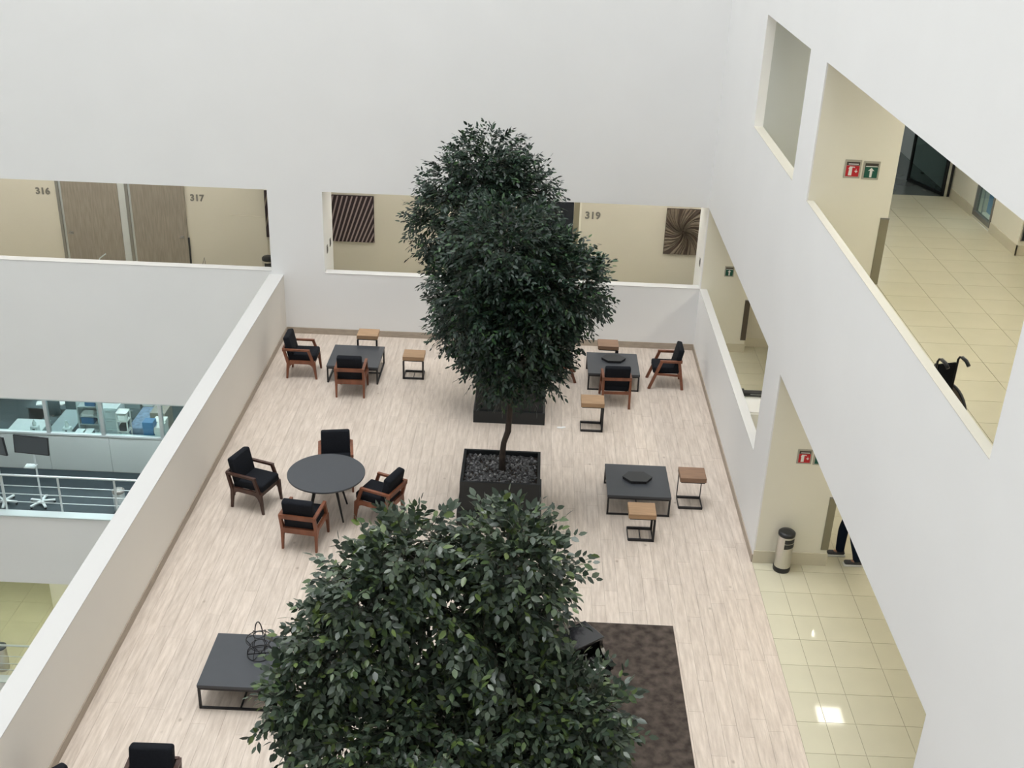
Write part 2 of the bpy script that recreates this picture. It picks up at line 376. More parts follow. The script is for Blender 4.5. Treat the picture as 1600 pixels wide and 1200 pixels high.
# ---- tiled floors of the right hand corridors
XT = [.375, .755, 1.385, 2.015, 2.645, 3.275, 3.905]
def tiled(name, z, xs, y0, y1, label, off=-10.59, pitch=.557):
    fl = struct(name, MB().box(xs[0], xs[-1], y0, y1, z-.3, z-.006), M['grout'], label, 'floor')
    ys = [y0]; k = math.ceil((y0-off)/pitch)
    while off+k*pitch < y1-.02:
        if off+k*pitch > y0+.02: ys.append(off+k*pitch)
        k += 1
    ys.append(y1); ca = {}; g = .003; rest = MB(); n = 0
    for a, c in zip(xs, xs[1:]):
        for d, e in zip(ys, ys[1:]):
            u, v, _ = project(((a+c)/2, (d+e)/2, z))
            inside = -20 < u < 1620 and -20 < v < 1220
            if inside and n < 300:
                k = (round(c-a, 3), round(e-d, 3)); n += 1
                if k not in ca: ca[k] = MB().box(-k[0]/2+g, k[0]/2-g, -k[1]/2+g, k[1]/2-g, -.012, 0).mesh('tile', M['tile'])
                piece('tile', ca[k], fl, ((a+c)/2, (d+e)/2, z))
            else: rest.box(a+g, c-g, d+g, e-g, z-.012, z)
    if rest.v:
        o = rest.obj('tiles', M['tile'], fl); o['kind'] = 'stuff'
    return fl
tiled('floor', 0, [.0]+XT+[4.535], -20.0, .34, 'glossy cream tiled floor of the lower corridor beside the terrace')
tiled('floor', H2, [.10]+XT[:-1]+[3.98], -20.0, -2.5, 'glossy cream tiled floor of the upper corridor behind the slanting opening')
struct('floor', MB().box(3.98, 6.5, -20.0, -5.76, H2-.3, H2), M['tile'], 'plain cream floor at the turn of the upper corridor', 'floor')
struct('floor', MB().box(.15, 6.5, -2.5, 5.0, H2-.3, H2-.004), M['darkfloor'], 'dark floor beyond the glass door of the upper corridor', 'floor')
struct('floor', MB().box(XL, 0, .22, 3.1, -.3, 0), M['tile'], 'corridor floor behind the back wall of the terrace', 'floor')
# ---- corridor walls and ceilings
struct('wall_corridor_back', MB().box(XL, 5, 3.0, 3.2, 0, LINT+.5), M['beige'], 'beige wall with numbered doors behind the back openings', 'wall')
struct('wall_corridor_end', MB().box(1.104, 4.6, .34, .5, 0, LINT+.5), M['beige'], 'yellowish wall closing the lower corridor past the corner pier', 'wall')
struct('wall_corridor_side', MB().box(4.5, 4.7, -20, .34, 0, LINT+.5), M['cream'], 'cream far side wall of the lower corridor', 'wall')
b = MB(); b.box(3.98, 4.2, -5.76, -4.56, H2, H2+3.6); b.box(3.98, 4.2, -3.74, -2.44, H2, H2+3.6)
b.box(3.98, 4.2, -4.56, -3.74, H2+2.2, H2+3.6); b.box(3.98, 4.2, -4.56, -3.74, H2, H2+.10); b.box(4.2, 6.5, -5.76, -5.56, H2, H2+3.6)
struct('wall_upper_side', b, M['cream'], 'cream wall on the far side of the upper corridor', 'wall')
b = MB(); b.box(2.0, 2.3, 2.0, 2.2, H2, H2+3.6); b.box(2.0, 6.5, 1.6, 1.8, H2, H2+3.6); b.box(4.0, 4.2, -2.4, 1.6, H2, H2+3.6)
struct('wall_upper_far', b, M['greywall'], 'grey wall of the dim room behind the glass door', 'wall')
struct('wall_upper_outer', MB().box(6.4, 6.6, -20, -5.76, H2, H2+3.6), M['cream'], 'cream outer wall past the turn of the upper corridor', 'wall')
b = MB(); b.box(.15, 4.7, -20, .5, LINT+.35, H2-.3); b.box(XL, 1.1, .22, 3.2, LINT+.35, LINT+.7)
struct('ceiling', b, M['white'], 'white ceiling over the lower corridors', 'ceiling')
struct('ceiling', MB().box(.15, 6.6, -20, 5, H2+3.55, H2+3.9), M['white'], 'white ceiling over the upper corridor', 'ceiling')
b = MB()
b.box(XL-.3, XL, .22, 7.2, -16, LINT+.7); b.box(XL-.3, -8.5, 7.2, 7.4, -16, LINT+.7); b.box(XL-.3, -8.5, .22, 7.4, -16.3, -16)
b.box(-8.5, -8.3, .22, 7.4, -16, -.3); b.box(4.8, 5.0, .0, 3.2, 0, LINT+.7); b.box(1.1, 5.0, .5, 3.2, LINT+.35, LINT+.7); b.box(0, 5, .5, 3.2, -.3, 0)
b.box(.15, 6.8, -20.2, -20.0, -.3, H2+3.9); b.box(6.6, 6.8, -20, 5, H2-.3, H2+3.9); b.box(.15, 6.8, 5.0, 5.2, H2-.3, H2+3.9); b.box(.15, .35, .22, 5, H2-.3, H2+3.9)
struct('wall_outer', b, M['greywall'], 'outer walls added to keep sky light out of the corridors and galleries', 'wall')  # added to stop sky light leaking in at the open ends
# skirting tiles on piers and upper wall
struct('baseboard_pier', MB().box(-.0, 1.14, Y3-.022, Y3-.004, 0, .22).box(1.124, 1.14, Y3-.004, Y2, 0, .22), M['tilebase'], 'cream tile skirting around the pier behind the steel bin', 'baseboard')
struct('baseboard_corner', MB().box(.15, 1.12, -.022, -.004, 0, .2).box(1.104, 4.5, .322, .34, 0, .2), M['tilebase'], 'cream tile skirting at the far end of the lower corridor', 'baseboard')
struct('baseboard_upper', MB().box(3.962, 3.98, -5.778, -4.58, H2, H2+.17).box(3.962, 3.98, -3.72, -2.5, H2, H2+.17).box(3.962, 6.4, -5.778, -5.76, H2, H2+.17), M['tilebase'], 'cream tile skirting along the far side of the upper corridor', 'baseboard')
def guard(z0, y, x, mt, label):
    b = MB(); b.box(x-.10, x+.014, y-.014, y, z0+.29, z0+1.22)
    o = thing('corner_guard', label, 'guard', (0, 0, 0))
    b.obj('guard_strip', mt, o); MB().box(x-.102, x+.016, y-.016, y, z0+1.215, z0+1.235).obj('end_cap', M['frame'], o)
guard(0, Y3-.004, 1.124, M['olive'], 'olive grey corner guard on the pier edge beside the walking legs')
guard(H2, Y3-.004, 1.124, M['olive'], 'olive grey corner guard on the upper pier below the two signs')
guard(0, -.004, 1.104, M['brownguard'], 'dark brown corner guard on the far corner pier of the lower corridor')

# ---- lower galleries seen past the parapet
struct('floor', MB().box(XL, -8.5, .22, 2.28, F0-.3, F0), M['carpet'], 'dark blue grey floor of the gallery with the steel railing', 'floor')
struct('floor', MB().box(XL, -8.5, 2.28, 7.2, F0-.3, F0+.002), M['slate'], 'slate floor of the office behind the glass partition', 'floor')
tiled('floor', FM, [-20.6, -19.7, -18.8, -17.95, -17.05, -16.15, -15.25], .22, 5.6, 'greenish cream tiled floor of the lowest gallery', off=1.62, pitch=.9)
struct('ceiling', MB().box(XL, -8.5, .22, 7.2, F0+3.5, F0+3.8), M['greywall'], 'ceiling over the office gallery', 'ceiling')
struct('ceiling', MB().box(XL, -8.5, .22, 7.2, FM+3.5, FM+3.8), M['greywall'], 'ceiling over the lowest gallery', 'ceiling')
struct('wall_office_back', MB().box(XL, -8.5, 7.0, 7.2, F0, F0+3.5), M['greywall'], 'pale wall at the back of the office', 'wall')
struct('wall_office_right', MB().box(-8.7, -8.5, .22, 7.0, F0, F0+3.5), M['greywall'], 'pale end wall of the office gallery', 'wall')
struct('wall_lowest', MB().box(-16.9, -8.5, 3.1, 3.4, FM, FM+3.5).box(-16.9, -16.6, 3.4, 5.6, FM, FM+3.5).box(XL, -16.9, 5.5, 5.7, FM, FM+3.5), M['cream'], 'pale wall standing on the lowest tiled gallery', 'wall')
struct('trim_2', MB().box(XL, -9.25, -.03, .24, F0+.02, F0+.05), M['alulight'], 'thin grey metal edge along the office gallery floor', 'trim')
struct('trim_3', MB().box(XL, -9.25, -.03, .24, FM+.02, FM+.05), M['alulight'], 'thin grey metal edge along the lowest gallery floor', 'trim')
struct('trim_4', MB().box(XL, -9.25, -.004, .225, F0+3.215, F0+3.24), M['alulight'], 'thin grey strip under the white wall above the office', 'trim')

# office partition (window_1): panels, mullions, rails and panes
win = sempty('window_1', 'grey office partition with a band of glass panes above panels', 'window')
XM = [-17.25, -15.8, -14.39, -12.87, -11.4, -9.95, -8.7]
pan_edges = [-17.25, -15.87, -14.28, -12.9, -11.4, -9.95, -8.7]
for a, c in zip(pan_edges, pan_edges[1:]):
    MB().box(a+.006, c-.006, 2.28, 2.33, F0+.02, -4.12).obj('panel', M['panelgrey'], win)
MB().box(-17.3, -8.7, 2.25, 2.36, -4.12, -4.07).obj('sill_rail', M['alulight'], win)
MB().box(-17.3, -8.7, 2.26, 2.35, -2.0, -1.9).obj('head_rail', M['alu'], win)
MB().box(-17.3, -8.7, 2.285, 2.325, F0, F0+.02).obj('floor_rail', M['frame'], win)
for x in XM: MB().box(x-.045, x+.045, 2.25, 2.36, -4.07, -2.0).obj('mullion', M['alu'], win)
for a, c in zip(XM, XM[1:]): MB().box(a+.045, c-.045, 2.30, 2.308, -4.07, -2.0).obj('pane', M['glass'], win)
MB().box(XL, -17.3, 2.26, 2.36, F0, -1.9).obj('solid_panel', M['panelgrey'], win)

# steel railings of both lower galleries
def railing(zf, heights, x0, x1, label):
    t = thing('railing', label, 'railing', (0, .25, zf))
    MB().tube([(x0, 0, heights[0]), (x1, 0, heights[0])], .028, 10).obj('handrail', M['alulight'], t)
    for h in heights[1:]: MB().tube([(x0, 0, h), (x1, 0, h)], .011, 6).obj('rail', M['alulight'], t)
    x = -13.44
    while x > x0:
        MB().box(x-.022, x+.022, -.012, .012, 0.0, heights[0]-.02).obj('post', M['alulight'], t); x -= 1.365
    for xx in (-12.07, -10.7):
        MB().box(xx-.022, xx+.022, -.012, .012, 0.0, heights[0]-.02).obj('post', M['alulight'], t)
railing(F0+.0, [1.02, .73, .50, .28], -20, -9.3, 'grey steel railing with thin rails in front of the office')
railing(FM+.0, [1.03, .67, .43, .22], -20, -9.3, 'grey steel railing of the lowest gallery below the office')

# ---- ceiling lights: corridor lamps, and unseen ones added to brighten dark rooms
def ceiling_light(x, y, z, sx, sy, label, mt):
    t = thing('ceiling_light', label, 'lamp', (x, y, z), 0, 'recessed ceiling lights')
    b = MB()
    for a in ((-sx/2-.03, -sx/2, -sy/2-.03, sy/2+.03), (sx/2, sx/2+.03, -sy/2-.03, sy/2+.03), (-sx/2, sx/2, -sy/2-.03, -sy/2), (-sx/2, sx/2, sy/2, sy/2+.03)):
        b.box(*a, -.03, 0)
    b.obj('frame', M['alulight'], t); MB().box(-sx/2, sx/2, -sy/2, sy/2, -.022, 0).obj('diffuser', mt, t)
for y in (-12.3, -9.9, -7.5, -5.1, -2.7): ceiling_light(1.9, y, LINT+.35, .44, .44, 'square warm ceiling light of the lower corridor', M['lamp'])
for y in (-13.4, -11.4, -9.6, -7.6, -5.2): ceiling_light(2.2, y, H2+3.55, .5, .5, 'added square warm light brightening the upper corridor', M['lamp'])  # positions invented, more added to brighten the cream pier faces
ceiling_light(3.0, .2, H2+3.55, .5, .5, 'added square light brightening the room behind the glass door', M['fillcool'])  # added lamp, the room behind the door was too black
ceiling_light(4.75, -4.2, H2+3.55, .4, .4, 'added square light brightening the light blue room', M['fillcool'])  # added lamp that lifts the dark room behind the low glazing
for x in (-19.5, -17.5, -15.5, -13.5, -11.2, -7.2, -5, -2.8, -.8, .9): ceiling_light(x, 1.6, LINT+.35, .5, .5, 'added square warm light brightening the corridor behind the back openings', M['fillback'])  # unseen row, extended to brighten the beige corridor wall
for x in (-18, -16, -14, -12): ceiling_light(x, 4.2, F0+3.5, .6, .6, 'added cool square light brightening the office', M['fillcool'])  # unseen lamps added to light the office interior
for x in (-17, -15, -13, -11): ceiling_light(x, .95, F0+3.5, 1.2, .3, 'added long cool light brightening the railed gallery', M['fillcool'])  # unseen strips added to brighten the grey partition panels
for x in (-19, -17, -15): ceiling_light(x, 2.2, FM+3.5, .55, .55, 'added greenish square light brightening the lowest gallery', M['fillgreen'])  # unseen added lamps, tinted green to colour this gallery

# ================================================================ DOORS, NUMBERS, ARTWORKS ON THE BACK CORRIDOR
def door(name, xl, xr, hx, label, edge=None):
    d = sempty(name, label, 'door', (0, 3.0, 0))
    MB().box(xl-.125, xl-.055, -.05, 0, 0, 2.75).obj('frame', M['frame'], d, 'grey metal jamb')
    MB().box(xl-.055, xl, -.03, 0, 0, 2.75).obj('frame', M['alu'], d)
    MB().box(xl, xr, -.035, -.002, .01, 2.7).obj('leaf', M['door'], d)
    h = MB(); h.cyl((hx, -.035, 1.09), (hx, -.09, 1.09), .018); h.bar((hx-.06, -.085, 1.09), (hx+.06, -.085, 1.09), .024); h.rbox(hx-.045, hx+.045, -.045, -.03, 1.05, 1.13, .008, 1)
    h.obj('handle', M['frame'], d)
    if edge: MB().box(xr-.005, xr+.03, -.04, 0, .0, 1.08).obj('edge_strip', M['blackpl'], d, 'black strip at the latch edge')
door('door_1', -14.895, -13.545, -14.78, 'grey oak door beside the numerals 316')
door('door_2', -13.24, -11.955, -12.09, 'grey oak door beside the numerals 317', True)
d = sempty('door_3', 'doorway beside the numerals 319, its dark interior a painted sheet', 'door', (0, 3.0, 0))
MB().box(-3.9, -2.70, -.02, -.002, 0, 2.7).obj('leaf', M['blueblack'], d)  # flat sheet coloured dark to stand for the unlit space behind
MB().box(-2.69, -2.56, -.04, 0, 0, 2.75).obj('frame', M['olive'], d); MB().box(-2.56, -2.51, -.02, 0, 0, 2.75).obj('frame', M['cream'], d)
MB().rbox(-3.05, -2.95, -.04, -.02, 2.10, 2.14, .01, 1).obj('handle', M['alu'], d)
struct('trim_5', MB().box(-13.54, -13.375, 2.97, 3.0, 0, 2.75), M['greywall'], 'pale strip of wall between the two oak doors', 'trim')

def text_obj(txt, xl, xr, zb, zt, y, label):
    cu = bpy.data.curves.new('room_number', 'FONT'); cu.body = txt; cu.extrude = .03; cu.offset = .035; cu.space_character = 1.08; cu.size = 1; cu.resolution_u = 4
    o = bpy.data.objects.new('room_number', cu); COL.objects.link(o); bpy.context.view_layer.update()
    me = bpy.data.meshes.new_from_object(o.evaluated_get(bpy.context.evaluated_depsgraph_get()))
    bpy.data.objects.remove(o, do_unlink=True)
    co = np.array([v.co[:] for v in me.vertices]); lo, hi = co.min(0), co.max(0)
    sx, sz = (xr-xl)/(hi[0]-lo[0]), (zt-zb)/(hi[1]-lo[1])
    for v in me.vertices:
        c = v.co.copy(); v.co = (xl+(c.x-lo[0])*sx, y-(c.z-lo[2])*.25, zb+(c.y-lo[1])*sz)
    me.materials.clear(); me.materials.append(M['number'])
    o = bpy.data.objects.new('room_number', me); COL.objects.link(o)
    return tag(o, label, 'sign')
text_obj('316', -15.52, -15.18, 2.01, 2.18, 3.0, 'grey wall numerals 316 beside the first oak door')
text_obj('317', -11.82, -11.485, 1.995, 2.165, 3.0, 'grey wall numerals 317 beside the second oak door')
text_obj('319', -2.42, -2.06, 1.96, 2.145, 3.0, 'grey wall numerals 319 next to the dark doorway')
struct('trim_6', MB().box(-10.90, -10.03, 2.965, 3.0, .2, 1.69), M['beige'], 'low tan panel on the wall near the half hidden artwork', 'trim')

def clip_strip(p, q, w, x0, x1, z0, z1):
    # strip polygon around segment p-q clipped to a rectangle (Sutherland-Hodgman)
    dx, dz = q[0]-p[0], q[1]-p[1]; L = math.hypot(dx, dz); nx_, nz_ = -dz/L*w/2, dx/L*w/2
    poly = [(p[0]+nx_, p[1]+nz_), (q[0]+nx_, q[1]+nz_), (q[0]-nx_, q[1]-nz_), (p[0]-nx_, p[1]-nz_)]
    for ax, lim, sg in ((0, x0, 1), (0, x1, -1), (1, z0, 1), (1, z1, -1)):
        out = []
        for i in range(len(poly)):
            a, c = poly[i-1], poly[i]; ia, ic = (a[ax]-lim)*sg >= 0, (c[ax]-lim)*sg >= 0
            if ia != ic:
                t = (lim-a[ax])/(c[ax]-a[ax]); out.append((a[0]+(c[0]-a[0])*t, a[1]+(c[1]-a[1])*t))
            if ic: out.append(c)
        poly = out
        if not poly: return None
    return poly
def stripe_art(x0, x1, z0, z1, segs, w, board, slat, label):
    t = thing('wall_artwork', label, 'artwork', ((x0+x1)/2, 3.0, (z0+z1)/2))
    cx, cz = (x0+x1)/2, (z0+z1)/2
    MB().box(x0-cx, x1-cx, -.05, 0, z0-cz, z1-cz).obj('backboard', board, t)
    for p, q in segs:
        po = clip_strip((p[0]-cx, p[1]-cz), (q[0]-cx, q[1]-cz), w, x0-cx+.01, x1-cx-.01, z0-cz+.01, z1-cz-.01)
        if po and len(po) > 2: MB().prism(po, 'y', -.07, -.05).obj('slat', slat, t)
segs = []
for k in range(17):
    xb = -8.75+k*.092; lean = .20+.022*k
    segs.append(((xb-.05, 1.05), (xb-.05+lean*1.15+.08, 2.42)))
stripe_art(-8.49, -7.44, 1.16, 2.30, segs, .034, M['maroon'], M['pinkslat'], 'dark maroon artwork with thin slanting pale slats')
segs = [((-10.3+k*.16, 1.1), (-9.9+k*.13, 2.45)) for k in range(8)]
stripe_art(-10.04, -9.0, 1.19, 2.335, segs, .03, M['maroon'], M['rib1'], 'dark striped artwork half hidden by the white pier')
# radial ribbed artwork
x0, x1, z0, z1 = -.505, .347, 1.185, 2.31
t = thing('wall_artwork', 'square brown artwork of wooden ribs fanning from its centre', 'artwork', (-.08, 3.0, 1.747))
MB().box(x0+.08, x1+.08, -.04, 0, z0-1.747, z1-1.747).obj('backboard', M['rib2'], t)
n = 40; hx, hz = (x1-x0)/2-.008, (z1-z0)/2-.008
def edge_k(a):
    c, s_ = math.cos(a), math.sin(a); return min(hx/abs(c) if abs(c) > 1e-6 else 9, hz/abs(s_) if abs(s_) > 1e-6 else 9)
def swirl(a, q):                                 # rib edges curl towards the middle
    b_ = a+.75*(1-q)**1.4; k = edge_k(b_)*q; return math.cos(b_)*k, math.sin(b_)*k
rn = random.Random(9)
cuts = [0]
for i in range(n): cuts.append(cuts[-1]+rn.uniform(.55, 1.5))
cuts = [2*PI*c/cuts[-1] for c in cuts]
for i in range(n):
    a0, a1 = cuts[i], cuts[i+1]-.035
    qs = (.06, .2, .4, .62, .82, 1.0)
    dep = (.030, .012, .040, .018, .034)[i % 5]
    L0 = [swirl(a0, q) for q in qs]; L1 = [swirl(a1, q) for q in qs]; Lm = [swirl((a0+a1)/2, q) for q in qs]
    v = [(p[0], -.04, p[1]) for p in L0]+[(p[0], -.045-dep, p[1]) for p in Lm]+[(p[0], -.04, p[1]) for p in L1]; K = len(qs)
    f = [(j, j+1, K+j+1, K+j) for j in range(K-1)]+[(K+j, K+j+1, 2*K+j+1, 2*K+j) for j in range(K-1)]+[(K-1, 2*K-1, 3*K-1), (0, K, 2*K)]
    MB().add(v, f).obj('rib', M['rib2'] if i % 5 == 1 else M['rib1'], t)
# light switches
def switch(x, y, z, sgn, label):
    t = thing('light_switch', label, 'switch', (x, y, z)); t.rotation_euler = (0, 0, 0)
    MB().rbox(min(0, sgn*.012), max(0, sgn*.012), -.05, .05, -.09, .09, .004, 1).obj('plate', M['frame'], t)
    MB().box(min(sgn*.012, sgn*.018), max(sgn*.012, sgn*.018), -.03, .03, -.05, .05).obj('rocker', M['blackpl'], t)
switch(0, .36, 1.92, -1, 'dark light switch on the corner pier near the ribbed artwork')
switch(-8.09, .70, 1.90, 1, 'dark light switch close under the maroon artwork')
switch(-8.09, .34, 1.87, 1, 'dark light switch at the outer edge of the white pier')
# things behind the left back opening
def steel_bin(name, loc, label, rz=0, r=.125, h=.70):
    t = thing(name, label, 'bin', loc, rz)
    MB().lathe([(r*1.02, 0), (r*1.06, .02), (r*1.06, .07), (r, .085)], 28).obj('base', M['blackpl'], t)
    MB().lathe([(r, .085), (r, h*.90)], 28).obj('body', M['steel'], t)
    MB().lathe([(r*1.0, h*.90), (r*1.04, h*.91), (r*1.04, h*.965), (r*.9, h*.99), (r*.45, h)], 28).obj('lid', M['blackpl'], t)
    b = MB(); N = 8
    for z0, z1 in ((.655, .74), (.765, .86)):
        v = []
        for i in range(N+1):
            a = -PI/2+.25+(i/N-.5)*1.35
            wz = .02 if z0 < .7 else 0
            for rr_ in (r*1.005, r*1.05):
                for z in (z0*h-wz*(1-i/N), z1*h): v.append((rr_*math.cos(a), rr_*math.sin(a), z))
        f = []
        for i in range(N):
            q = i*4; f += [(q+2, q+6, q+7, q+3), (q+1, q+3, q+7, q+5), (q, q+4, q+6, q+2)]
        f += [(0, 2, 3, 1), (N*4, N*4+1, N*4+3, N*4+2)]
        b.add(v, f)
    b.obj('flap', M['blackpl'], t)
    return t
steel_bin('waste_bin', (.425, Y3-.16, 0), 'brushed steel waste bin with black lid by the cream pier', .1)
steel_bin('waste_bin', (-9.88, 2.35, 0), 'black lidded bin peeping over the sill by the white pier', 0, .15, .92)
t = thing('leaning_rod', 'thin pale rod end showing above the sill before door 316', 'rod', (-13.9, 2.4, 0))
MB().tube([(-.25, 0, 0), (-.06, .02, .66), (.10, .03, .78)], .014, 6).obj('rod', M['alulight'], t); MB().cyl((-.25, 0, 0), (-.25, 0, .03), .02).obj('tip', M['blackpl'], t)
t = thing('wire_stand', 'small dark wire peak showing above the sill after door 317', 'stand', (-11.45, 2.4, 0))
b = MB(); b.tube([(-.22, 0, 0), (.02, 0, .80), (.10, 0, 0)], .012, 6); b.tube([(-.13, 0, .3), (.06, 0, .3)], .01, 6); b.obj('wire', M['black'], t)
MB().box(-.27, .15, -.12, .12, 0, .015).obj('foot', M['black'], t)

# ================================================================ SAFETY SIGNS
def sign(loc, kind, label, w=.22, h=.245):
    t = thing('safety_sign', label, 'sign', loc, 0)
    MB().rbox(-w/2, w/2, -.012, 0, -h/2, h/2, .004, 1).obj('backplate', M['signgrey'], t)
    iw = w*.78
    MB().box(-iw/2, iw/2, -.016, -.011, h*.21, h*.39).obj('header', M['signdark'], t)
    b = MB(); b.box(-iw*.36, iw*.40, -.018, -.015, h*.255, h*.30) if kind == 'red' else b.box(-iw*.44, iw*.44, -.018, -.015, h*.205, h*.245)
    b.obj('caption_line', M['signwhite'], t)
    MB().box(-iw/2, iw/2, -.016, -.011, -h*.40, h*.19).obj('field', M['red'] if kind == 'red' else M['green'], t)
    b = MB()
    if kind == 'red':
        b.prism([(-iw*.30, -h*.34), (-iw*.04, -h*.34), (-iw*.04, h*.04), (-iw*.02, h*.10), (iw*.16, h*.08), (iw*.14, h*.13), (-iw*.24, h*.15), (-iw*.34, h*.02), (-iw*.28, 0)], 'y', -.019, -.015)
        b.prism([(iw*.28, -h*.20), (iw*.40, -h*.10), (iw*.30, -h*.08), (iw*.28, h*.04), (iw*.24, -h*.08), (iw*.14, -h*.10)], 'y', -.019, -.015)
    else:
        b.prism([(-iw*.08, -h*.36), (iw*.08, -h*.36), (iw*.10, 0), (iw*.24, -h*.02), (0, h*.15), (-iw*.24, -h*.02), (-iw*.10, 0)], 'y', -.019, -.015)
    b.obj('symbol', M['signwhite'], t)
sign((.54, Y3-.004, 1.915), 'red', 'red fire extinguisher sign on the lower pier above the steel bin')
sign((.785, Y3-.004, 1.905), 'green', 'green exit sign half cut off beside the lower red sign')
sign((.54, Y3-.004, H2+1.885), 'red', 'red fire extinguisher sign on the upper pier')
sign((.785, Y3-.004, H2+1.875), 'green', 'green exit sign with a white arrow on the upper pier')
sign((.585, -.004, 1.865), 'green', 'small green exit sign on the far corner pier', .2, .235)

# ================================================================ FURNITURE
def mk(b, name, mt, t, label=None): return b.obj(name, mt, t, label)
def armchair(loc, heading, wood, label, group):
    """straight legged armchair, local +y is the front; origin on the floor under the seat"""
    t = thing('armchair', label, 'chair', loc, heading-PI/2, group)
    w, yf, yr = .27, .265, -.27
    for sx in (-1, 1):
        x = sx*w
        # rear leg + post up to the arm rail
        mk(MB().taper((x, yr-.03, 0), (x, yr+.005, .34), .032, .036, .048, .06).taper((x, yr+.005, .34), (x, yr-.075, .645), .048, .06, .044, .05), 'leg', wood, t)
        mk(MB().taper((x, yf+.03, 0), (x, yf-.01, .37), .032, .036, .048, .064), 'leg', wood, t)
        # arm: slanted support and arm rail
        mk(MB().bar((x, yf-.02, .35), (x, yf-.11, .615), .042, .050, (0, 1, 0)).bar((x, yr-.085, .63), (x, yf-.085, .628), .050, .036), 'armrest', wood, t)
        # side rail with arched underside
        po = [(yr+.035, .40), (yr+.035, .23)]
        for i in range(7):
            a = (PI/2)*i/6; po.append((yr+.035+.10-.10*math.cos(a), .23+.10*math.sin(a)))
        for i in range(7):
            a = PI/2*(1-i/6); po.append((yf-.035-.10+.10*math.cos(a), .23+.10*math.sin(a)))
        po += [(yf-.035, .23), (yf-.035, .40)]
        mk(MB().prism(po, 'x', x-.020, x+.020), 'side_rail', wood, t)
    mk(MB().box(-w, w, yr-.105, yr-.065, .588, .655), 'back_rail', wood, t)
    mk(MB().box(-w, w, yr-.03, yr+.010, .29, .385), 'seat_rail', wood, t)
    mk(MB().box(-w, w, yf-.035, yf, .31, .395), 'seat_rail', wood, t)
    mk(MB().rbox(-w+.024, w-.024, yr+.02, yf+.03, .385, .515, .03, 3), 'seat_cushion', M['fabric'], t)
    R = Matrix.Translation((0, yr+.045, .44)) @ Matrix.Rotation(math.radians(12), 4, 'X')
    mk(MB().rbox(-w+.026, w-.026, -.045, .085, -.12, .45, .035, 3, R), 'back_cushion', M['fabric'], t)
    return t
def lounge_chair(loc, heading, wood, label, group):
    """armchair with splayed A shaped sides"""
    t = thing('armchair', label, 'chair', loc, heading-PI/2, group)
    w, yf, yr = .265, .35, -.33
    for sx in (-1, 1):
        x = sx*w
        mk(MB().bar((x, yf, 0.0), (x, .135, .60), .042, .056, (0, 1, 0)), 'leg', wood, t)
        mk(MB().bar((x, yr, 0.0), (x, -.225, .61), .042, .056, (0, 1, 0)), 'leg', wood, t)
        mk(MB().bar((x, -.27, .617), (x, .165, .617), .046, .044), 'armrest', wood, t)
        mk(MB().bar((x, -.25, .315), (x, .25, .335), .026, .045), 'side_rail', wood, t)
    mk(MB().box(-w, w, -.285, -.25, .585, .645), 'back_rail', wood, t)
    mk(MB().box(-w, w, -.285, -.255, .29, .345), 'seat_rail', wood, t)
    mk(MB().box(-w, w, .215, .245, .30, .355), 'seat_rail', wood, t)
    mk(MB().rbox(-w+.025, w-.025, -.24, .29, .335, .465, .03, 3), 'seat_cushion', M['fabric'], t)
    R = Matrix.Translation((0, -.17, .42)) @ Matrix.Rotation(math.radians(12), 4, 'X')
    mk(MB().rbox(-w+.015, w-.015, -.05, .06, -.06, .46, .03, 3, R), 'back_cushion', M['fabric'], t)
    return t
D = math.radians
RW, DW = M['redwood'], M['darkwood']
G1, G2, G3 = 'armchairs around the round table', 'armchairs by the back corner tables', 'armchairs near the camera edge'
armchair((-8.20, -2.04, 0), 0, RW, 'brown armchair in profile nearest the low parapet by the back wall', G2)
armchair((-7.10, -2.77, 0), D(91), RW, 'brown armchair with its back turned before the back table beside the parapet', G2)
lounge_chair((-1.88, -2.72, 0), D(92), RW, 'splayed leg armchair with its back turned before the back tray table', G2)
lounge_chair((-.79, -1.80, 0), D(180), RW, 'splayed leg armchair in profile beside the white wall corner', G2)
lounge_chair((-2.99, -1.68, 0), D(0), RW, 'armchair mostly hidden behind the tall tree crown, two legs showing', G2)
armchair((-8.00, -7.08, 0), D(-20), DW, 'dark framed armchair at the round table on the parapet side', G1)
armchair((-6.99, -8.10, 0), D(82), RW, 'brown armchair with its back turned nearest the camera at the round table', G1)
armchair((-5.94, -7.33, 0), D(157), RW, 'brown armchair at the round table on the planter side', G1)
armchair((-6.80, -6.36, 0), D(-80), RW, 'armchair facing outward behind the round table', G1)
armchair((-7.60, -13.86, 0), D(-89), DW, 'black cushioned armchair cut by the lower photo edge', G3)
armchair((-8.37, -14.26, 0), D(-40), RW, 'black chair back just showing in the lower corner by the parapet', G3)

# round table
t = thing('round_table', 'round slate grey table with four black splayed legs', 'table', (-6.79, -7.29, 0))
MB().lathe([(.60, .728), (.618, .732), (.622, .745), (.622, .755), (.617, .76)], 64).obj('tabletop', M['tabletop'], t)
MB().lathe([(.25, .70), (.25, .728)], 24).obj('mounting_plate', M['black'], t)
for a in (48, 138, 228, 318):
    c, s_ = math.cos(D(a)), math.sin(D(a)); MB().cyl((c*.40, s_*.40, 0), (c*.20, s_*.20, .71), .014, .026, 10).obj('leg', M['black'], t)

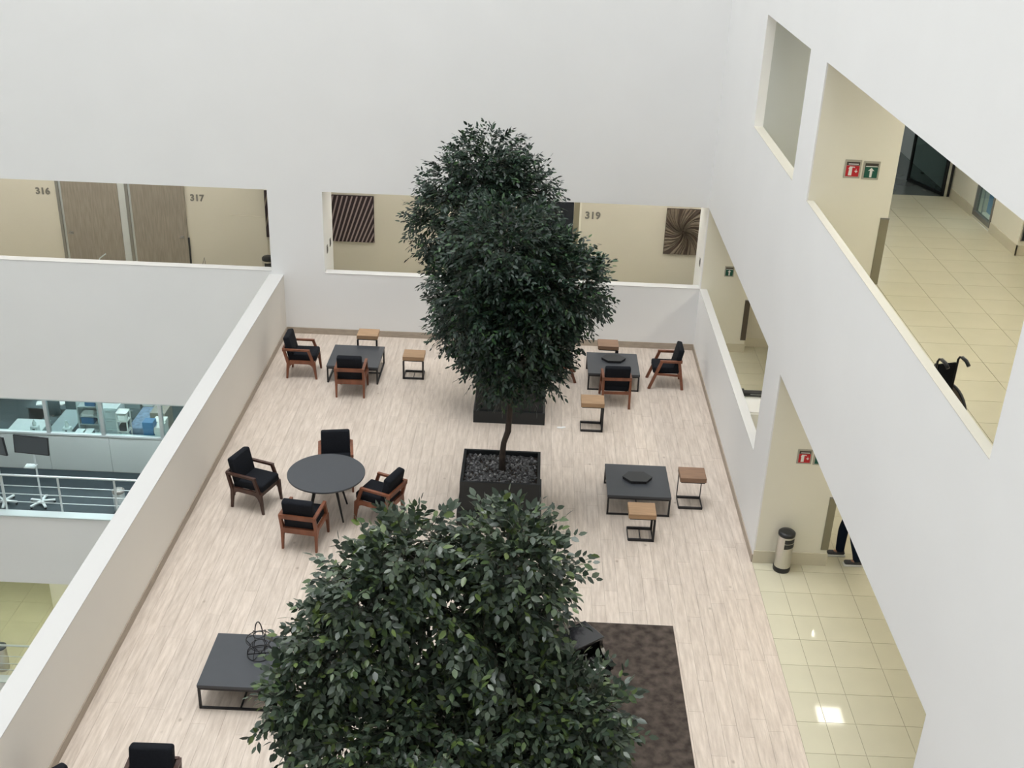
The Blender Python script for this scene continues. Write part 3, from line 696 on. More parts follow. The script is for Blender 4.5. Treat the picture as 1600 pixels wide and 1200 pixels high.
def coffee_table(loc, rz, label, sx=1.05, sy=1.04, h=.38):
    """slab on two loop legs with a floor tie bar; loops lie along local x, at y = -+sy/2"""
    t = thing('coffee_table', label, 'table', loc, rz, 'square low tables')
    MB().rbox(-sx/2, sx/2, -sy/2, sy/2, h-.045, h, .004, 1).obj('tabletop', M['tabletop'], t)
    MB().box(-sx/2+.006, sx/2-.006, -sy/2+.006, sy/2-.006, h-.075, h-.046).obj('apron', M['black'], t)
    q = .03
    for s_ in (-1, 1):
        y = s_*(sy/2-.02)
        for sx_ in (-1, 1):
            x = sx_*(sx/2-.02); MB().box(x-q/2, x+q/2, y-q/2, y+q/2, 0, h-.075).obj('leg', M['black'], t)
        MB().box(-sx/2+.02, sx/2-.02, y-q/2, y+q/2, 0, q*.8).obj('floor_bar', M['black'], t)
    MB().box(-.01, .01, -sy/2+.03, sy/2-.03, 0.001, .02).obj('tie_bar', M['black'], t)
    return t
coffee_table((-7.15, -1.91, 0), PI/2, 'low square grey table by the back wall on the parapet side')
coffee_table((-1.88, -1.73, 0), 0, 'low square grey table with a tray by the back wall, near the corridor')
coffee_table((-1.70, -6.44, 0), 0, 'low square grey table with a tray in the middle, facing the corridor')
coffee_table((-7.07, -11.47, 0), 0, 'low square grey table carrying the wire lantern')
def tray(loc, rz, label):
    t = thing('hexagonal_tray', label, 'tray', loc, rz, 'hexagonal trays')
    R = [(-.255, .0), (-.135, .165), (.125, .165), (.255, .0), (.135, -.165), (-.125, -.165)]
    MB().prism([(x*.97, y*.97) for x, y in R], 'z', 0, .04).obj('base', M['black'], t)
    MB().prism(R, 'z', .04, .05).obj('lid', M['tray'], t)
tray((-1.70, -6.40, .38), D(2), 'dark hexagonal tray on the middle table')
tray((-1.86, -1.56, .38), D(2), 'dark hexagonal tray behind the chair at the back table')

def side_table(loc, h, posts, wood, label, brace=False, sx=.435, sy=.375):
    """C shaped side table: oak block on a black steel loop; posts on side '+x','-y','+y'"""
    t = thing('side_table', label, 'table', loc, 0, 'oak topped C shaped side tables')
    MB().rbox(-sx/2, sx/2, -sy/2, sy/2, h-.085, h, .005, 1).obj('top_block', wood, t)
    q = .036; hx, hy = sx/2-.02, sy/2-.015
    MB().box(-hx, hx, -hy, hy, h-.105, h-.085).obj('top_frame', M['black'], t)
    for a, c in (((-hx, -hy), (hx, -hy)), ((-hx, hy), (hx, hy)), ((-hx, -hy), (-hx, hy)), ((hx, -hy), (hx, hy))):
        th = q if a[1] == c[1] else .014
        MB().bar((*a, q/2), (*c, q/2), th, q).obj('floor_bar', M['black'], t)
    P = {'+x': ((hx, -hy), (hx, hy)), '-y': ((-hx, -hy), (hx, -hy)), '+y': ((-hx, hy), (hx, hy))}[posts]
    for p in P:
        wx, wy = (q, q) if posts != '+y' else (.012, q)
        MB().box(p[0]-wx/2, p[0]+wx/2, p[1]-wy/2, p[1]+wy/2, 0, h-.10).obj('post', M['black'], t)
    if brace: MB().box(-.006, .006, -hy, hy, .004, .018).obj('brace', M['black'], t)
    return t
side_table((-5.955, -1.93, 0), .5, '-y', M['oak'], 'lower oak side table standing free to the side of the back table', True)
side_table((-7.00, -1.18, 0), .6, '-y', M['oak'], 'oak side table tucked behind the back table against the wall')
side_table((-2.38, -3.88, 0), .6, '+x', M['oak'], 'taller oak side table open to one side near the black planter')
side_table((-1.95, -.96, 0), .5, '+x', M['walnut'], 'brown side table between the tray table and the back wall')
side_table((-1.71, -7.53, 0), .5, '+x', M['oak'], 'lower oak side table in front of the middle tray table', True)
side_table((-.80, -6.49, 0), .6, '+y', M['walnut'], 'taller brown side table on thin legs beside the middle tray table')

# wire lantern on the near table
t = thing('wire_lantern', 'black hourglass wire lantern with a loop handle on the low table', 'lantern', (-6.945, -11.33, .38))
def ring(r, z, th=.006): return MB().tube([(r*math.cos(2*PI*i/28), r*math.sin(2*PI*i/28), z) for i in range(28)], th, 6, True)
prof = [(.165, .006), (.155, .07), (.115, .13), (.125, .17), (.165, .235), (.15, .275), (.07, .30)]
for r, z in ((.165, .006), (.118, .135), (.167, .235), (.07, .30)): ring(r, z).obj('ring', M['black'], t)
for k in range(6):
    a = 2*PI*k/6+.2
    MB().tube([(r*math.cos(a), r*math.sin(a), z) for r, z in prof], .0055, 6).obj('wire', M['black'], t)
    MB().tube([(0, 0, .006), (.165*math.cos(a), .165*math.sin(a), .006)], .0055, 6).obj('base_spoke', M['black'], t)
MB().tube([(.05*math.cos(x)*1.0, .01, .30+.20*math.sin(x)) for x in [PI*i/14 for i in range(15)]], .008, 6).obj('handle', M['black'], t)

tag(MB().box(-3.02, -2.90, -3.98, -3.92, .001, .006).box(-2.93, -2.86, -3.95, -3.90, .001, .004).obj('paper_scrap', M['paper']), 'small white paper scrap on the floor near the oak side table', 'paper')

# ================================================================ PLANTERS AND TREES
def planter(loc, label, sx=1.28, sy=1.09, h=.8):
    t = thing('planter', label, 'planter', loc, 0, 'square charcoal planters')
    b = MB(); w = .045
    b.box(-sx/2, sx/2, -sy/2, -sy/2+w, .06, h); b.box(-sx/2, sx/2, sy/2-w, sy/2, .06, h)
    b.box(-sx/2, -sx/2+w, -sy/2+w, sy/2-w, .06, h); b.box(sx/2-w, sx/2, -sy/2+w, sy/2-w, .06, h)
    b.obj('box', M['planter'], t)
    MB().box(-sx/2+w, sx/2-w, -sy/2+w, sy/2-w, .3, h-.085).obj('soil', M['bark'], t)
    b = MB(); b.box(-sx/2-.04, sx/2+.04, -sy/2-.04, sy/2+.04, .0, .10); b.box(-sx/2-.04, sx/2+.04, -sy/2-.04, -sy/2, .10, .25)
    b.box(-sx/2-.04, sx/2+.04, sy/2, sy/2+.04, .10, .25); b.box(-sx/2-.04, -sx/2, -sy/2, sy/2, .10, .25); b.box(sx/2, sx/2+.04, -sy/2, sy/2, .10, .25)
    b.obj('plinth', M['planter'], t)
    # pebbles: uncountable, one part
    b = MB(); rn = random.Random(11)
    ico = bmesh.new(); bmesh.ops.create_icosphere(ico, subdivisions=1, radius=1); iv = [v.co.copy() for v in ico.verts]; fi = [[w_.index for w_ in f.verts] for f in ico.faces]; ico.free()
    for i in range(1150):
        x, y = rn.uniform(-sx/2+w+.02, sx/2-w-.02), rn.uniform(-sy/2+w+.02, sy/2-w-.02)
        r = rn.uniform(.014, .027); Rm = Matrix.Rotation(rn.uniform(0, 6), 3, 'Z') @ Matrix.Rotation(rn.uniform(0, 6), 3, 'X')
        b.add([Vector((x, y, h-.08+rn.uniform(0, .018)))+Rm @ Vector((v.x*r*1.15, v.y*r, v.z*r*.8)) for v in iv], fi)
    o = b.obj('gravel', M['gravel'], t); o['kind'] = 'stuff'
    return t
planter((-3.94, -3.30, 0), 'charcoal square planter farther back beneath the tree crown')
planter((-3.99, -6.91, 0), 'charcoal square planter filled with dark gravel in mid floor')
planter((-3.95, -14.6, 0), 'charcoal planter hidden under the near bushy tree')

LV = np.array([(0, 0, 0), (0, .5, -.035), (0, 1, -.10), (.20, .30, .012), (.17, .68, -.03), (-.20, .30, .012), (-.17, .68, -.03)])
LF = np.array([(0, 3, 1), (3, 4, 1), (1, 4, 2), (0, 1, 5), (5, 1, 6), (1, 2, 6)])
def leaf_mesh(nm, mt, curl, wid):
    v = LV.copy(); v[:, 2] *= curl; v[:, 0] *= wid
    me = bpy.data.meshes.new(nm); me.from_pydata(v.tolist(), [], LF.tolist()); me.materials.append(mt)
    me.polygons.foreach_set('use_smooth', [True]*len(LF)); return me
def norm(a): return a/np.maximum(np.linalg.norm(a, axis=-1, keepdims=True), 1e-9)
def tree(loc, label, trunk, lobes, ntwig, mt, leaf_len, seed, limb_r=.03, inner=.25, fat=1.0, tw=.0038):
    """trunk: list of (x,y,z,r) in world; lobes: (x,y,z,rx,ry,rz,weight) in world"""
    rs = np.random.RandomState(seed); B = np.array(loc, float)
    t = thing('potted_tree', label, 'tree', loc, 0, 'indoor ficus trees')
    MB().tube([np.array(p[:3])-B for p in trunk], [p[3] for p in trunk], 10).obj('trunk', M['bark'], t)
    tr = [np.array(p[:3]) for p in trunk]
    for lb in lobes:                                    # a main branch to each lobe
        c = np.array(lb[:3]); k = min(range(len(tr)), key=lambda i: np.linalg.norm(tr[i]-(c-[0, 0, .6])))
        a = tr[k]; m_ = (a+c)/2+rs.normal(0, .06, 3)
        MB().tube([a-B, m_-B, c-B, c+(c-a)*.25-B], [limb_r, limb_r*.75, limb_r*.45, limb_r*.2], 7).obj('branch', M['bark'], t)
    Wt = np.array([l[6]*(l[3]*l[5]+l[3]*l[4]+l[4]*l[5]) for l in lobes]); Wt = Wt/Wt.sum()
    P0, P1, Cn = [], [], []
    for l, wt in zip(lobes, Wt):
        n = int(ntwig*wt); c = np.array(l[:3]); R = np.array(l[3:6])
        d = norm(rs.normal(size=(n, 3)))
        rad = np.where(rs.rand(n) < inner, rs.uniform(.25, .6, n), rs.uniform(.62, .88, n))[:, None]
        p = c+d*R*rad
        out = norm(norm(d*R)+rs.normal(0, .35, (n, 3))+np.array([0, 0, -.12]))
        ln = rs.uniform(.20, .36, n)[:, None]
        P0.append(p); P1.append(p+out*ln); Cn.append(np.repeat(c[None], n, 0))
    P0, P1 = np.concatenate(P0), np.concatenate(P1); n = len(P0)
    # twigs
    tv, tf = [], []
    d = P1-P0; u = norm(np.cross(d, rs.normal(size=(n, 3)))); w_ = norm(np.cross(d, u)); r = tw
    ring0 = [P0+u*r, P0-u*r*.5+w_*r*.87, P0-u*r*.5-w_*r*.87]; tipv = P1-np.array([0, 0, .03])
    tv = np.stack(ring0+[tipv], 1).reshape(-1, 3)-B
    base = (np.arange(n)*4)[:, None]
    tf = np.concatenate([base+np.array([[0, 1, 3]]), base+np.array([[1, 2, 3]]), base+np.array([[2, 0, 3]])])
    me = bpy.data.meshes.new('twigs'); me.from_pydata(tv.tolist(), [], tf.tolist()); me.materials.append(M['twig'])
    o = piece('twigs', me, t); o['kind'] = 'stuff'
    # leaves
    K = 8
    tt = np.linspace(.15, 1.0, K)
    A, Y, Z, L = [], [], [], []
    up = np.array([0, 0, 1.0])
    dn = norm(d)
    nrm = norm(up-dn*(dn@up)[:, None]+rs.normal(0, .38, (n, 3)))
    side = norm(np.cross(dn, nrm)); nrm = norm(np.cross(side, dn))
    for i, q in enumerate(tt):
        pos = P0+d*q-np.array([0, 0, .03*q*q])
        s_ = 1 if i % 2 else -1
        ang = rs.uniform(.55, 1.05, n) if i < K-1 else rs.uniform(-.2, .2, n)
        y = dn*np.cos(ang)[:, None]+side*(np.sin(ang)*s_)[:, None]+rs.normal(0, .18, (n, 3))+np.array([0, 0, -.22])
        y = norm(y); z = norm(nrm+rs.normal(0, .35, (n, 3))); x = norm(np.cross(y, z)); z = np.cross(x, y)
        A.append(pos); Y.append(y); Z.append(z); L.append(rs.uniform(.72, 1.15, n)*leaf_len)
    A, Y, Z, L = np.concatenate(A), np.concatenate(Y), np.concatenate(Z), np.concatenate(L)
    X = np.cross(Y, Z)
    # the 300 leaves that show largest: on the camera side, in the picture, turned to the camera
    cam_ = np.array(CAM); v = A-cam_; dep = v@np.array(FW)
    uu = 800+FPX*(v@np.array(RT))/dep; vv = 600-FPX*(v@np.array(UP))/dep
    keep = []
    cellbest = {}
    for i in np.argsort(dep):                           # front-most leaf of each small picture cell
        if 4 < uu[i] < 1596 and 4 < vv[i] < 1196:
            k = (int(uu[i]//7), int(vv[i]//7))
            if k not in cellbest: cellbest[k] = i
    cand = np.array(list(cellbest.values()))
    facing = np.abs((Z[cand]*norm(v[cand])).sum(1))*L[cand]/dep[cand]
    keep = set(cand[np.argsort(-facing)][:300].tolist())
    meshes = [leaf_mesh('leaf', mt, c_, w__) for c_, w__ in ((1, fat), (1.8, .9*fat), (.4, 1.1*fat))]
    for j, i in enumerate(sorted(keep)):
        mm = Matrix([[X[i][k]*L[i], Y[i][k]*L[i], Z[i][k]*L[i], A[i][k]-B[k]] for k in range(3)]+[[0, 0, 0, 1]])
        o = bpy.data.objects.new('leaf', meshes[j % 3]); COL.objects.link(o); o.parent = t; o.matrix_local = mm
    rest = np.array([i for i in range(len(A)) if i not in keep])
    a, x, y, z, l = A[rest]-B, X[rest], Y[rest], Z[rest], L[rest][:, None, None]
    curl = rs.uniform(.4, 1.9, (len(rest), 1, 1)); wid = rs.uniform(.85, 1.12, (len(rest), 1, 1))*fat
    V = a[:, None, :]+l*(LV[None, :, 0:1]*wid*x[:, None, :]+LV[None, :, 1:2]*y[:, None, :]+LV[None, :, 2:3]*curl*z[:, None, :])
    F = (np.arange(len(rest))*7)[:, None, None]+LF[None]
    me = bpy.data.meshes.new('foliage'); nv = len(rest)*7; nf = len(rest)*6
    me.vertices.add(nv); me.vertices.foreach_set('co', V.reshape(-1)); me.loops.add(nf*3); me.loops.foreach_set('vertex_index', F.reshape(-1).astype(np.int32))
    me.polygons.add(nf); me.polygons.foreach_set('loop_start', np.arange(nf, dtype=np.int32)*3); me.polygons.foreach_set('use_smooth', np.ones(nf, bool))
    me.materials.append(mt); me.update(calc_edges=True); me.validate()
    o = piece('foliage', me, t); o['kind'] = 'stuff'
    return t
def lobe(px, py, y=None, depth=None, rx=.5, rz=None, ry=None, w=1.0): return None
# tree in the back planter
ya = -3.3; a_ = .01234
LA = [(-4.46, ya, 4.82, .78, .70, .60, 1), (-4.67, ya-.1, 4.33, 1.08, .85, .75, 1), (-5.18, ya, 3.72, .72, .7, .72, 1), (-4.02, ya-.1, 4.25, .82, .8, .75, 1),
      (-4.75, ya-.1, 2.75, .85, .8, 1.05, 1), (-4.80, ya, 1.75, .62, .6, .62, .9), (-4.0, ya, 2.2, .8, .7, .9, .8)]
tree((-3.96, ya, .72), 'dark green tree in the farther planter, its crown the topmost', [(-3.96, ya, .70, .07), (-3.98, ya+.05, 1.4, .06), (-4.15, ya, 2.2, .05), (-4.4, ya, 3.2, .04), (-4.5, ya, 4.4, .025)], LA, 3300, M['leafdark'], .098, 21)
yb = -6.9
LB = [(-4.05, yb, 4.55, .92, .85, .72, 1), (-3.40, yb-.1, 4.00, .88, .85, .85, 1), (-4.28, yb-.1, 3.70, .82, .8, .88, 1), (-3.86, yb-.1, 2.85, .84, .8, .72, 1), (-2.98, yb, 3.95, .46, .5, .62, .9), (-3.75, yb-.2, 3.5, .9, .8, .9, .8),
      (-3.48, yb, 3.05, .50, .5, .55, 1)]
tree((-3.97, yb, .72), 'dark green tree rising from the gravel planter in mid floor', [(-3.97, yb, .70, .062), (-3.98, yb, 1.0, .050), (-3.96, yb-.02, 1.25, .047), (-3.90, yb, 1.45, .052), (-3.88, yb, 1.9, .045), (-3.85, yb, 2.6, .042), (-3.8, yb, 3.5, .03), (-3.9, yb, 4.5, .02)], LB, 3700, M['leafdark'], .098, 22)
LC = [(-4.62, -14.25, 4.00, .40, .42, .38, 1.3), (-4.95, -14.40, 3.72, .46, .5, .42, 1.1), (-5.15, -14.60, 3.30, .44, .5, .44, 1), (-5.45, -14.75, 2.92, .36, .42, .36, 1), (-3.74, -14.22, 4.06, .44, .45, .34, 1.3), (-3.55, -14.30, 3.80, .42, .45, .40, .8),
      (-4.22, -14.40, 3.52, .50, .5, .38, .8), (-3.75, -14.55, 3.30, .42, .5, .40, 1), (-4.20, -14.60, 2.98, .50, .4, .40, .5), (-3.45, -14.80, 2.80, .50, .5, .44, 1), (-3.02, -14.88, 2.72, .42, .45, .42, 1.2), (-4.25, -14.95, 2.50, .80, .7, .50, 1), (-5.00, -14.95, 2.50, .70, .65, .50, 1),
      (-3.45, -15.0, 2.35, .75, .7, .50, 1), (-5.62, -14.85, 2.78, .22, .32, .28, 1)]
tree((-3.95, -14.5, .72), 'big bushy grey green tree nearest the camera with two rounded tops', [(-3.95, -14.5, .70, .07), (-3.9, -14.5, 1.5, .06), (-3.85, -14.45, 2.4, .05), (-3.72, -14.35, 3.2, .04), (-3.68, -14.25, 3.9, .032), (-3.68, -14.2, 4.15, .02)], LC, 3900, M['leafnear'], .097, 23, .022, .22, 1.28, .0048)

# ================================================================ RUG, PIANO, BENCH
rug = tag(MB().rbox(-4.6, -1.40, -14.0, -9.87, .001, .018, .006, 1).obj('rug', M['rug']), 'dark brown mottled rug under the piano', 'rug')
U = Vector((-.79, -.61, 0)).normalized()
t = thing('upright_piano', 'black upright piano on the brown rug half hidden by leaves', 'piano', (-2.524-.75*.79-.1, -11.44-.75*.61+.13, .018))
t.rotation_euler = (0, 0, math.atan2(.61, .79))           # local +x along the keyboard, local -y the player's side
def pn(b, nm, mt=M['piano'], label=None): return b.obj(nm, mt, t, label)
pn(MB().box(-.72, .72, -.10, .20, .04, .95), 'case')
pn(MB().rbox(-.76, .76, -.18, .22, .95, .982, .008, 1), 'lid')
for s_ in (-1, 1):
    pn(MB().box(s_*.74-.025, s_*.74+.025, -.14, .21, .0, .95), 'side_panel')
    pn(MB().prism([(-.14, .56), (-.14, .84), (-.17, .80), (-.22, .745), (-.36, .72), (-.38, .69), (-.38, .60), (-.30, .56)], 'x', s_*.74-.025, s_*.74+.025), 'cheek')
    pn(MB().taper((s_*.70, -.34, 0), (s_*.70, -.33, .58), .05, .05, .07, .07), 'leg')
pn(MB().box(-.715, .715, -.37, -.10, .58, .63), 'key_bed')
pn(MB().box(-.66, .66, -.34, -.19, .63, .655), 'white_keys', M['ivory'])
b = MB()
for k in range(50):
    if (k % 7) in (0, 1, 3, 4, 5): b.box(-.65+k*.0258+.018, -.65+k*.0258+.030, -.29, -.19, .655, .668)
pn(b, 'black_keys')
pn(MB().box(-.715, .715, -.19, -.16, .63, .76), 'fallboard'); pn(MB().bar((-.5, -.15, .80), (.5, -.15, .80), .02, .04), 'music_shelf')
for k in (-.07, 0, .07): pn(MB().box(k-.012, k+.012, -.22, -.10, .05, .07), 'pedal', M['frame'])
t = thing('piano_bench', 'black piano bench on the brown rug beside the near tree', 'bench', (-2.70, -12.50, .018), math.atan2(.61, .79))
MB().rbox(-.38, .38, -.17, .17, .43, .50, .02, 2).obj('seat', M['blackpl'], t); MB().box(-.35, .35, -.14, .14, .36, .43).obj('apron', M['piano'], t)
for x in (-.33, .33):
    for y in (-.12, .12): MB().taper((x, y, 0), (x, y, .37), .03, .03, .045, .045).obj('leg', M['piano'], t)

# ================================================================ LOWER CORRIDOR: MACHINE AND PERSON
t = thing('white_machine', 'white machine with a black roller bar behind the corridor sill', 'machine', (.62, -4.0, 0))
MB().prism([(-.35, 0), (.30, 0), (.30, .84), (.02, .84), (-.35, .66)], 'x', -.34, .36).obj('cabinet', M['signwhite'], t)
MB().prism([(-.33, .69), (-.06, .82), (-.06, .835), (-.33, .70)], 'x', -.24, .30).obj('tray_flap', M['paper'], t)
MB().cyl((-.24, .05, .90), (.40, .05, .90), .058, n=16).obj('roller_bar', M['blackpl'], t)
MB().cyl((-.27, .05, .90), (-.22, .05, .90), .085, n=16).obj('end_disc', M['black'], t)
MB().box(-.10, .34, -.012, -.004, .895, .905).obj('trim_line', M['alu'], t)
MB().box(.16, .24, -.30, -.26, .70, .72).obj('latch', M['frame'], t)

def skin_obj(name, nodes, edges, mt, parent, levels=2):
    ids = {k: i for i, k in enumerate(nodes)}
    me = bpy.data.meshes.new(name); me.from_pydata([n[0] for n in nodes.values()], [(ids[a], ids[c]) for a, c in edges], [])
    o = bpy.data.objects.new(name, me); COL.objects.link(o)
    sk = o.modifiers.new('skin', 'SKIN'); sk.use_smooth_shade = True
    if not me.skin_vertices: me.skin_vertices.new()
    for i, n in enumerate(nodes.values()):
        r = n[1]; me.skin_vertices[0].data[i].radius = (r, r) if isinstance(r, (int, float)) else r
    me.skin_vertices[0].data[0].use_root = True
    su = o.modifiers.new('sub', 'SUBSURF'); su.levels = levels; su.render_levels = levels
    bpy.context.view_layer.update()
    m2 = bpy.data.meshes.new_from_object(o.evaluated_get(bpy.context.evaluated_depsgraph_get())); m2.name = name
    bpy.data.objects.remove(o, do_unlink=True)
    m2.materials.clear(); m2.materials.append(mt)
    for p in m2.polygons: p.use_smooth = True
    o = bpy.data.objects.new(name, m2); COL.objects.link(o); o.parent = parent; return o
# local +y is the walking direction
pt = thing('person', 'person in navy trousers and white soled shoes walking past the pier', 'person', (1.52, -7.99, 0), PI/2)
hipL, hipR, knL, knR, anL, anR = (-.09, 0, .93), (.09, 0, .93), (-.12, -.01, .50), (.12, .11, .50), (-.13, -.12, .09), (.13, .10, .09)
N_ = dict(pelvis=((0, 0, .96), (.14, .10)), belly=((0, .01, 1.10), (.13, .10)), chest=((0, .01, 1.32), (.16, .11)), neck0=((0, 0, 1.46), .06), neck=((0, .01, 1.52), .055), head0=((0, .03, 1.60), .085), head=((0, .03, 1.69), .095), crown=((0, .02, 1.755), .06),
          hipL=(hipL, .088), knL=(knL, .058), anL=(anL, .042), toeL=((-.13, 0, .05), .038), hipR=(hipR, .088), knR=(knR, .058), anR=(anR, .042), toeR=((.13, .21, .05), .038))
E_ = [('pelvis', 'belly'), ('belly', 'chest'), ('chest', 'neck0'), ('neck0', 'neck'), ('neck', 'head0'), ('head0', 'head'), ('head', 'crown'), ('pelvis', 'hipL'), ('hipL', 'knL'), ('knL', 'anL'), ('anL', 'toeL'), ('pelvis', 'hipR'), ('hipR', 'knR'), ('knR', 'anR'), ('anR', 'toeR')]
for s_, sw, nm in ((-1, -.02, 'L'), (1, -.03, 'R')):
    N_['sh'+nm] = ((s_*.18, 0, 1.40), .06); N_['el'+nm] = ((s_*.24, sw*.4, 1.12), .043); N_['wr'+nm] = ((s_*.25, sw*1.2+.05, .88), .028); N_['pa'+nm] = ((s_*.25, sw*1.3+.06, .80), (.022, .036))
    E_ += [('chest', 'sh'+nm), ('sh'+nm, 'el'+nm), ('el'+nm, 'wr'+nm), ('wr'+nm, 'pa'+nm)]
    for k, ln in enumerate((.085, .095, .088, .07)):
        y0_ = sw*1.3+.06+(-.03+.02*k)
        N_['f%d%s' % (k, nm)] = ((s_*.25, y0_, .75), .0095); N_['g%d%s' % (k, nm)] = ((s_*.235, y0_+.005, .75-ln*.6), .009); N_['h%d%s' % (k, nm)] = ((s_*.215, y0_+.01, .75-ln), .008)
        E_ += [('pa'+nm, 'f%d%s' % (k, nm)), ('f%d%s' % (k, nm), 'g%d%s' % (k, nm)), ('g%d%s' % (k, nm), 'h%d%s' % (k, nm))]
    N_['t'+nm] = ((s_*.235, sw*1.3+.115, .80), .011); N_['u'+nm] = ((s_*.225, sw*1.3+.135, .755), .009); E_ += [('pa'+nm, 't'+nm), ('t'+nm, 'u'+nm)]
N_['nose'] = ((0, .125, 1.655), .013); E_.append(('head0', 'nose'))
for nm, s_ in (('earL', -1), ('earR', 1)): N_[nm] = ((s_*.092, .02, 1.66), .018); E_.append(('head', nm))
skin_obj('body', N_, E_, M['skin'], pt)
skin_obj('trousers', dict(p=((0, 0, .97), (.16, .12)), w=((0, .01, 1.06), (.155, .12)), a=(hipL, .108), b=(knL, .085), c=((-.13, -.10, .15), .072), d=((-.13, -.11, .075), .076), e=(hipR, .108), f=(knR, .085), g=((.13, .105, .15), .072), h=((.13, .10, .075), .076)),
         [('p', 'w'), ('p', 'a'), ('a', 'b'), ('b', 'c'), ('c', 'd'), ('p', 'e'), ('e', 'f'), ('f', 'g'), ('g', 'h')], M['navy'], pt)
sh = dict(b=((0, .01, 1.10), (.155, .125)), p=((0, 0, 1.0), (.165, .13)), c=((0, .01, 1.32), (.18, .13)), n=((0, 0, 1.44), .085)); se = [('b', 'p'), ('b', 'c'), ('c', 'n')]
for s_, sw, nm in ((-1, -.02, 'L'), (1, -.03, 'R')):
    sh['s'+nm] = ((s_*.18, 0, 1.40), .075); sh['e'+nm] = ((s_*.24, sw*.4, 1.12), .058); sh['w'+nm] = ((s_*.25, sw*1.1+.04, .91), .042); se += [('c', 's'+nm), ('s'+nm, 'e'+nm), ('e'+nm, 'w'+nm)]
skin_obj('shirt', sh, se, M['shirt'], pt)
skin_obj('hair', dict(a=((0, -.02, 1.70), (.105, .10)), b=((0, .0, 1.76), .085), c=((0, -.06, 1.63), .07)), [('a', 'b'), ('a', 'c')], M['hair'], pt)
for x, y, z, pit in ((-.13, -.05, 0, 0), (.13, .16, .0, 0)):
    sh_ = MB(); sh_.rbox(x-.048, x+.048, y-.14, y+.14, z+.03, z+.085, .03, 3).rbox(x-.045, x+.045, y-.13, y-.0, z+.05, z+.12, .03, 3)
    so = sh_.obj('shoe', M['shoe'], pt); MB().rbox(x-.053, x+.053, y-.15, y+.15, z, z+.034, .014, 2).obj('sole', M['sole'], so, 'white sole')

# ================================================================ UPPER CORRIDOR: WHEELCHAIR, GLASS DOOR, WINDOW, PANEL
t = thing('wheelchair', 'black wheelchair behind the sill of the upper opening', 'wheelchair', (.67, -11.95, H2), D(18))
# local +y is where a sitter faces
b = MB()
MB().rbox(-.11, .11, -.215, -.195, .50, .90, .008, 1).obj('backrest', M['fabric'], t)
MB().rbox(-.11, .11, -.20, .22, .46, .50, .01, 1).obj('seat', M['fabric'], t)
for s_ in (-1, 1):
    x = s_*.125
    MB().tube([(x, -.20, .25), (x, -.205, .93), (x, -.225, .965), (x, -.27, .975), (x, -.30, .97)], .012, 8).obj('back_post', M['black'], t)
    MB().tube([(x, -.26, .975), (x, -.33, .965), (x, -.38, .93)], .020, 10).obj('push_handle', M['blackpl'], t)
    MB().tube([(x, -.20, .48), (x, .22, .48), (x, .30, .42), (x, .36, .12)], .012, 8).obj('frame_tube', M['black'], t)
    MB().tube([(x, -.20, .70), (x, -.12, .72), (x, .12, .72), (x, .16, .66), (x, .16, .48)], .011, 8).obj('arm_tube', M['black'], t)
    MB().rbox(x-.025, x+.025, -.14, .12, .715, .745, .01, 1).obj('arm_pad', M['blackpl'], t)
    xx = s_*.185
    wheel = MB().tube([(xx, -.14+.295*math.cos(2*PI*i/32), .30+.295*math.sin(2*PI*i/32)) for i in range(32)], .017, 8, True).obj('wheel', M['blackpl'], t)
    MB().cyl((xx-.006, -.14, .30), (xx+.006, -.14, .30), .28, n=32).obj('wheel_disc', M['wheelc'], wheel)
    MB().tube([(xx+s_*.04, -.14+.25*math.cos(2*PI*i/28), .30+.25*math.sin(2*PI*i/28)) for i in range(28)], .008, 6, True).obj('hand_rim', M['chrome'], wheel)
    MB().tube([(x, .27+.075*math.cos(2*PI*i/18), .085+.075*math.sin(2*PI*i/18)) for i in range(18)], .012, 6, True).obj('caster', M['blackpl'], t)
    MB().cyl((x, .27, .085), (x, .25, .44), .011).obj('caster_fork', M['black'], t)
    MB().box(x-.05 if s_ > 0 else x-.01, x+.01 if s_ > 0 else x+.05, .33, .46, .10, .115).obj('footplate', M['black'], t)
MB().bar((-.125, 0, .20), (.125, 0, .44), .02).bar((.125, 0, .20), (-.125, 0, .44), .02).obj('cross_brace', M['black'], t)

gd = sempty('door_4', 'dark framed glass door standing open at the far end of the upper corridor', 'door', (3.86, -2.46, H2))
ang = math.atan2(.94, -.36)
lf = bpy.data.objects.new('leaf', MB().box(.05, 1.0, -.006, .006, .06, 2.6).mesh('leaf', M['darkglass'])); COL.objects.link(lf); lf.parent = gd; lf.rotation_euler = (0, 0, ang)
MB().box(0, 1.04, -.022, .022, 0.005, .06).obj('bottom_rail', M['black'], lf); MB().box(1.0, 1.04, -.022, .022, .06, 2.6).obj('lock_stile', M['black'], lf); MB().box(0, .045, -.022, .022, .06, 2.6).obj('hinge_stile', M['black'], lf)
MB().rbox(.66, .74, -.05, -.02, .22, .26, .008, 1).obj('door_stop', M['black'], lf)
MB().box(.0, .05, -.06, .06, 0, 2.6).obj('jamb', M['chrome'], gd); MB().box(.05, .10, -.06, .06, 0, 2.6).obj('jamb', M['black'], gd)
w2 = sempty('window_2', 'low bluish glazed opening in the far wall of the upper corridor', 'window', (3.98, -4.15, H2))
MB().box(-.02, .06, .37, .41, .06, 2.2).box(-.02, .06, -.41, -.37, .06, 2.2).box(-.02, .06, -.37, .37, .06, .13).obj('frame', M['frame'], w2)
MB().box(.02, .028, -.37, .37, .13, 2.2).obj('pane', M['glass'], w2)
MB().box(.05, .055, .17, .21, .13, 2.2).obj('mullion', M['alu'], w2)
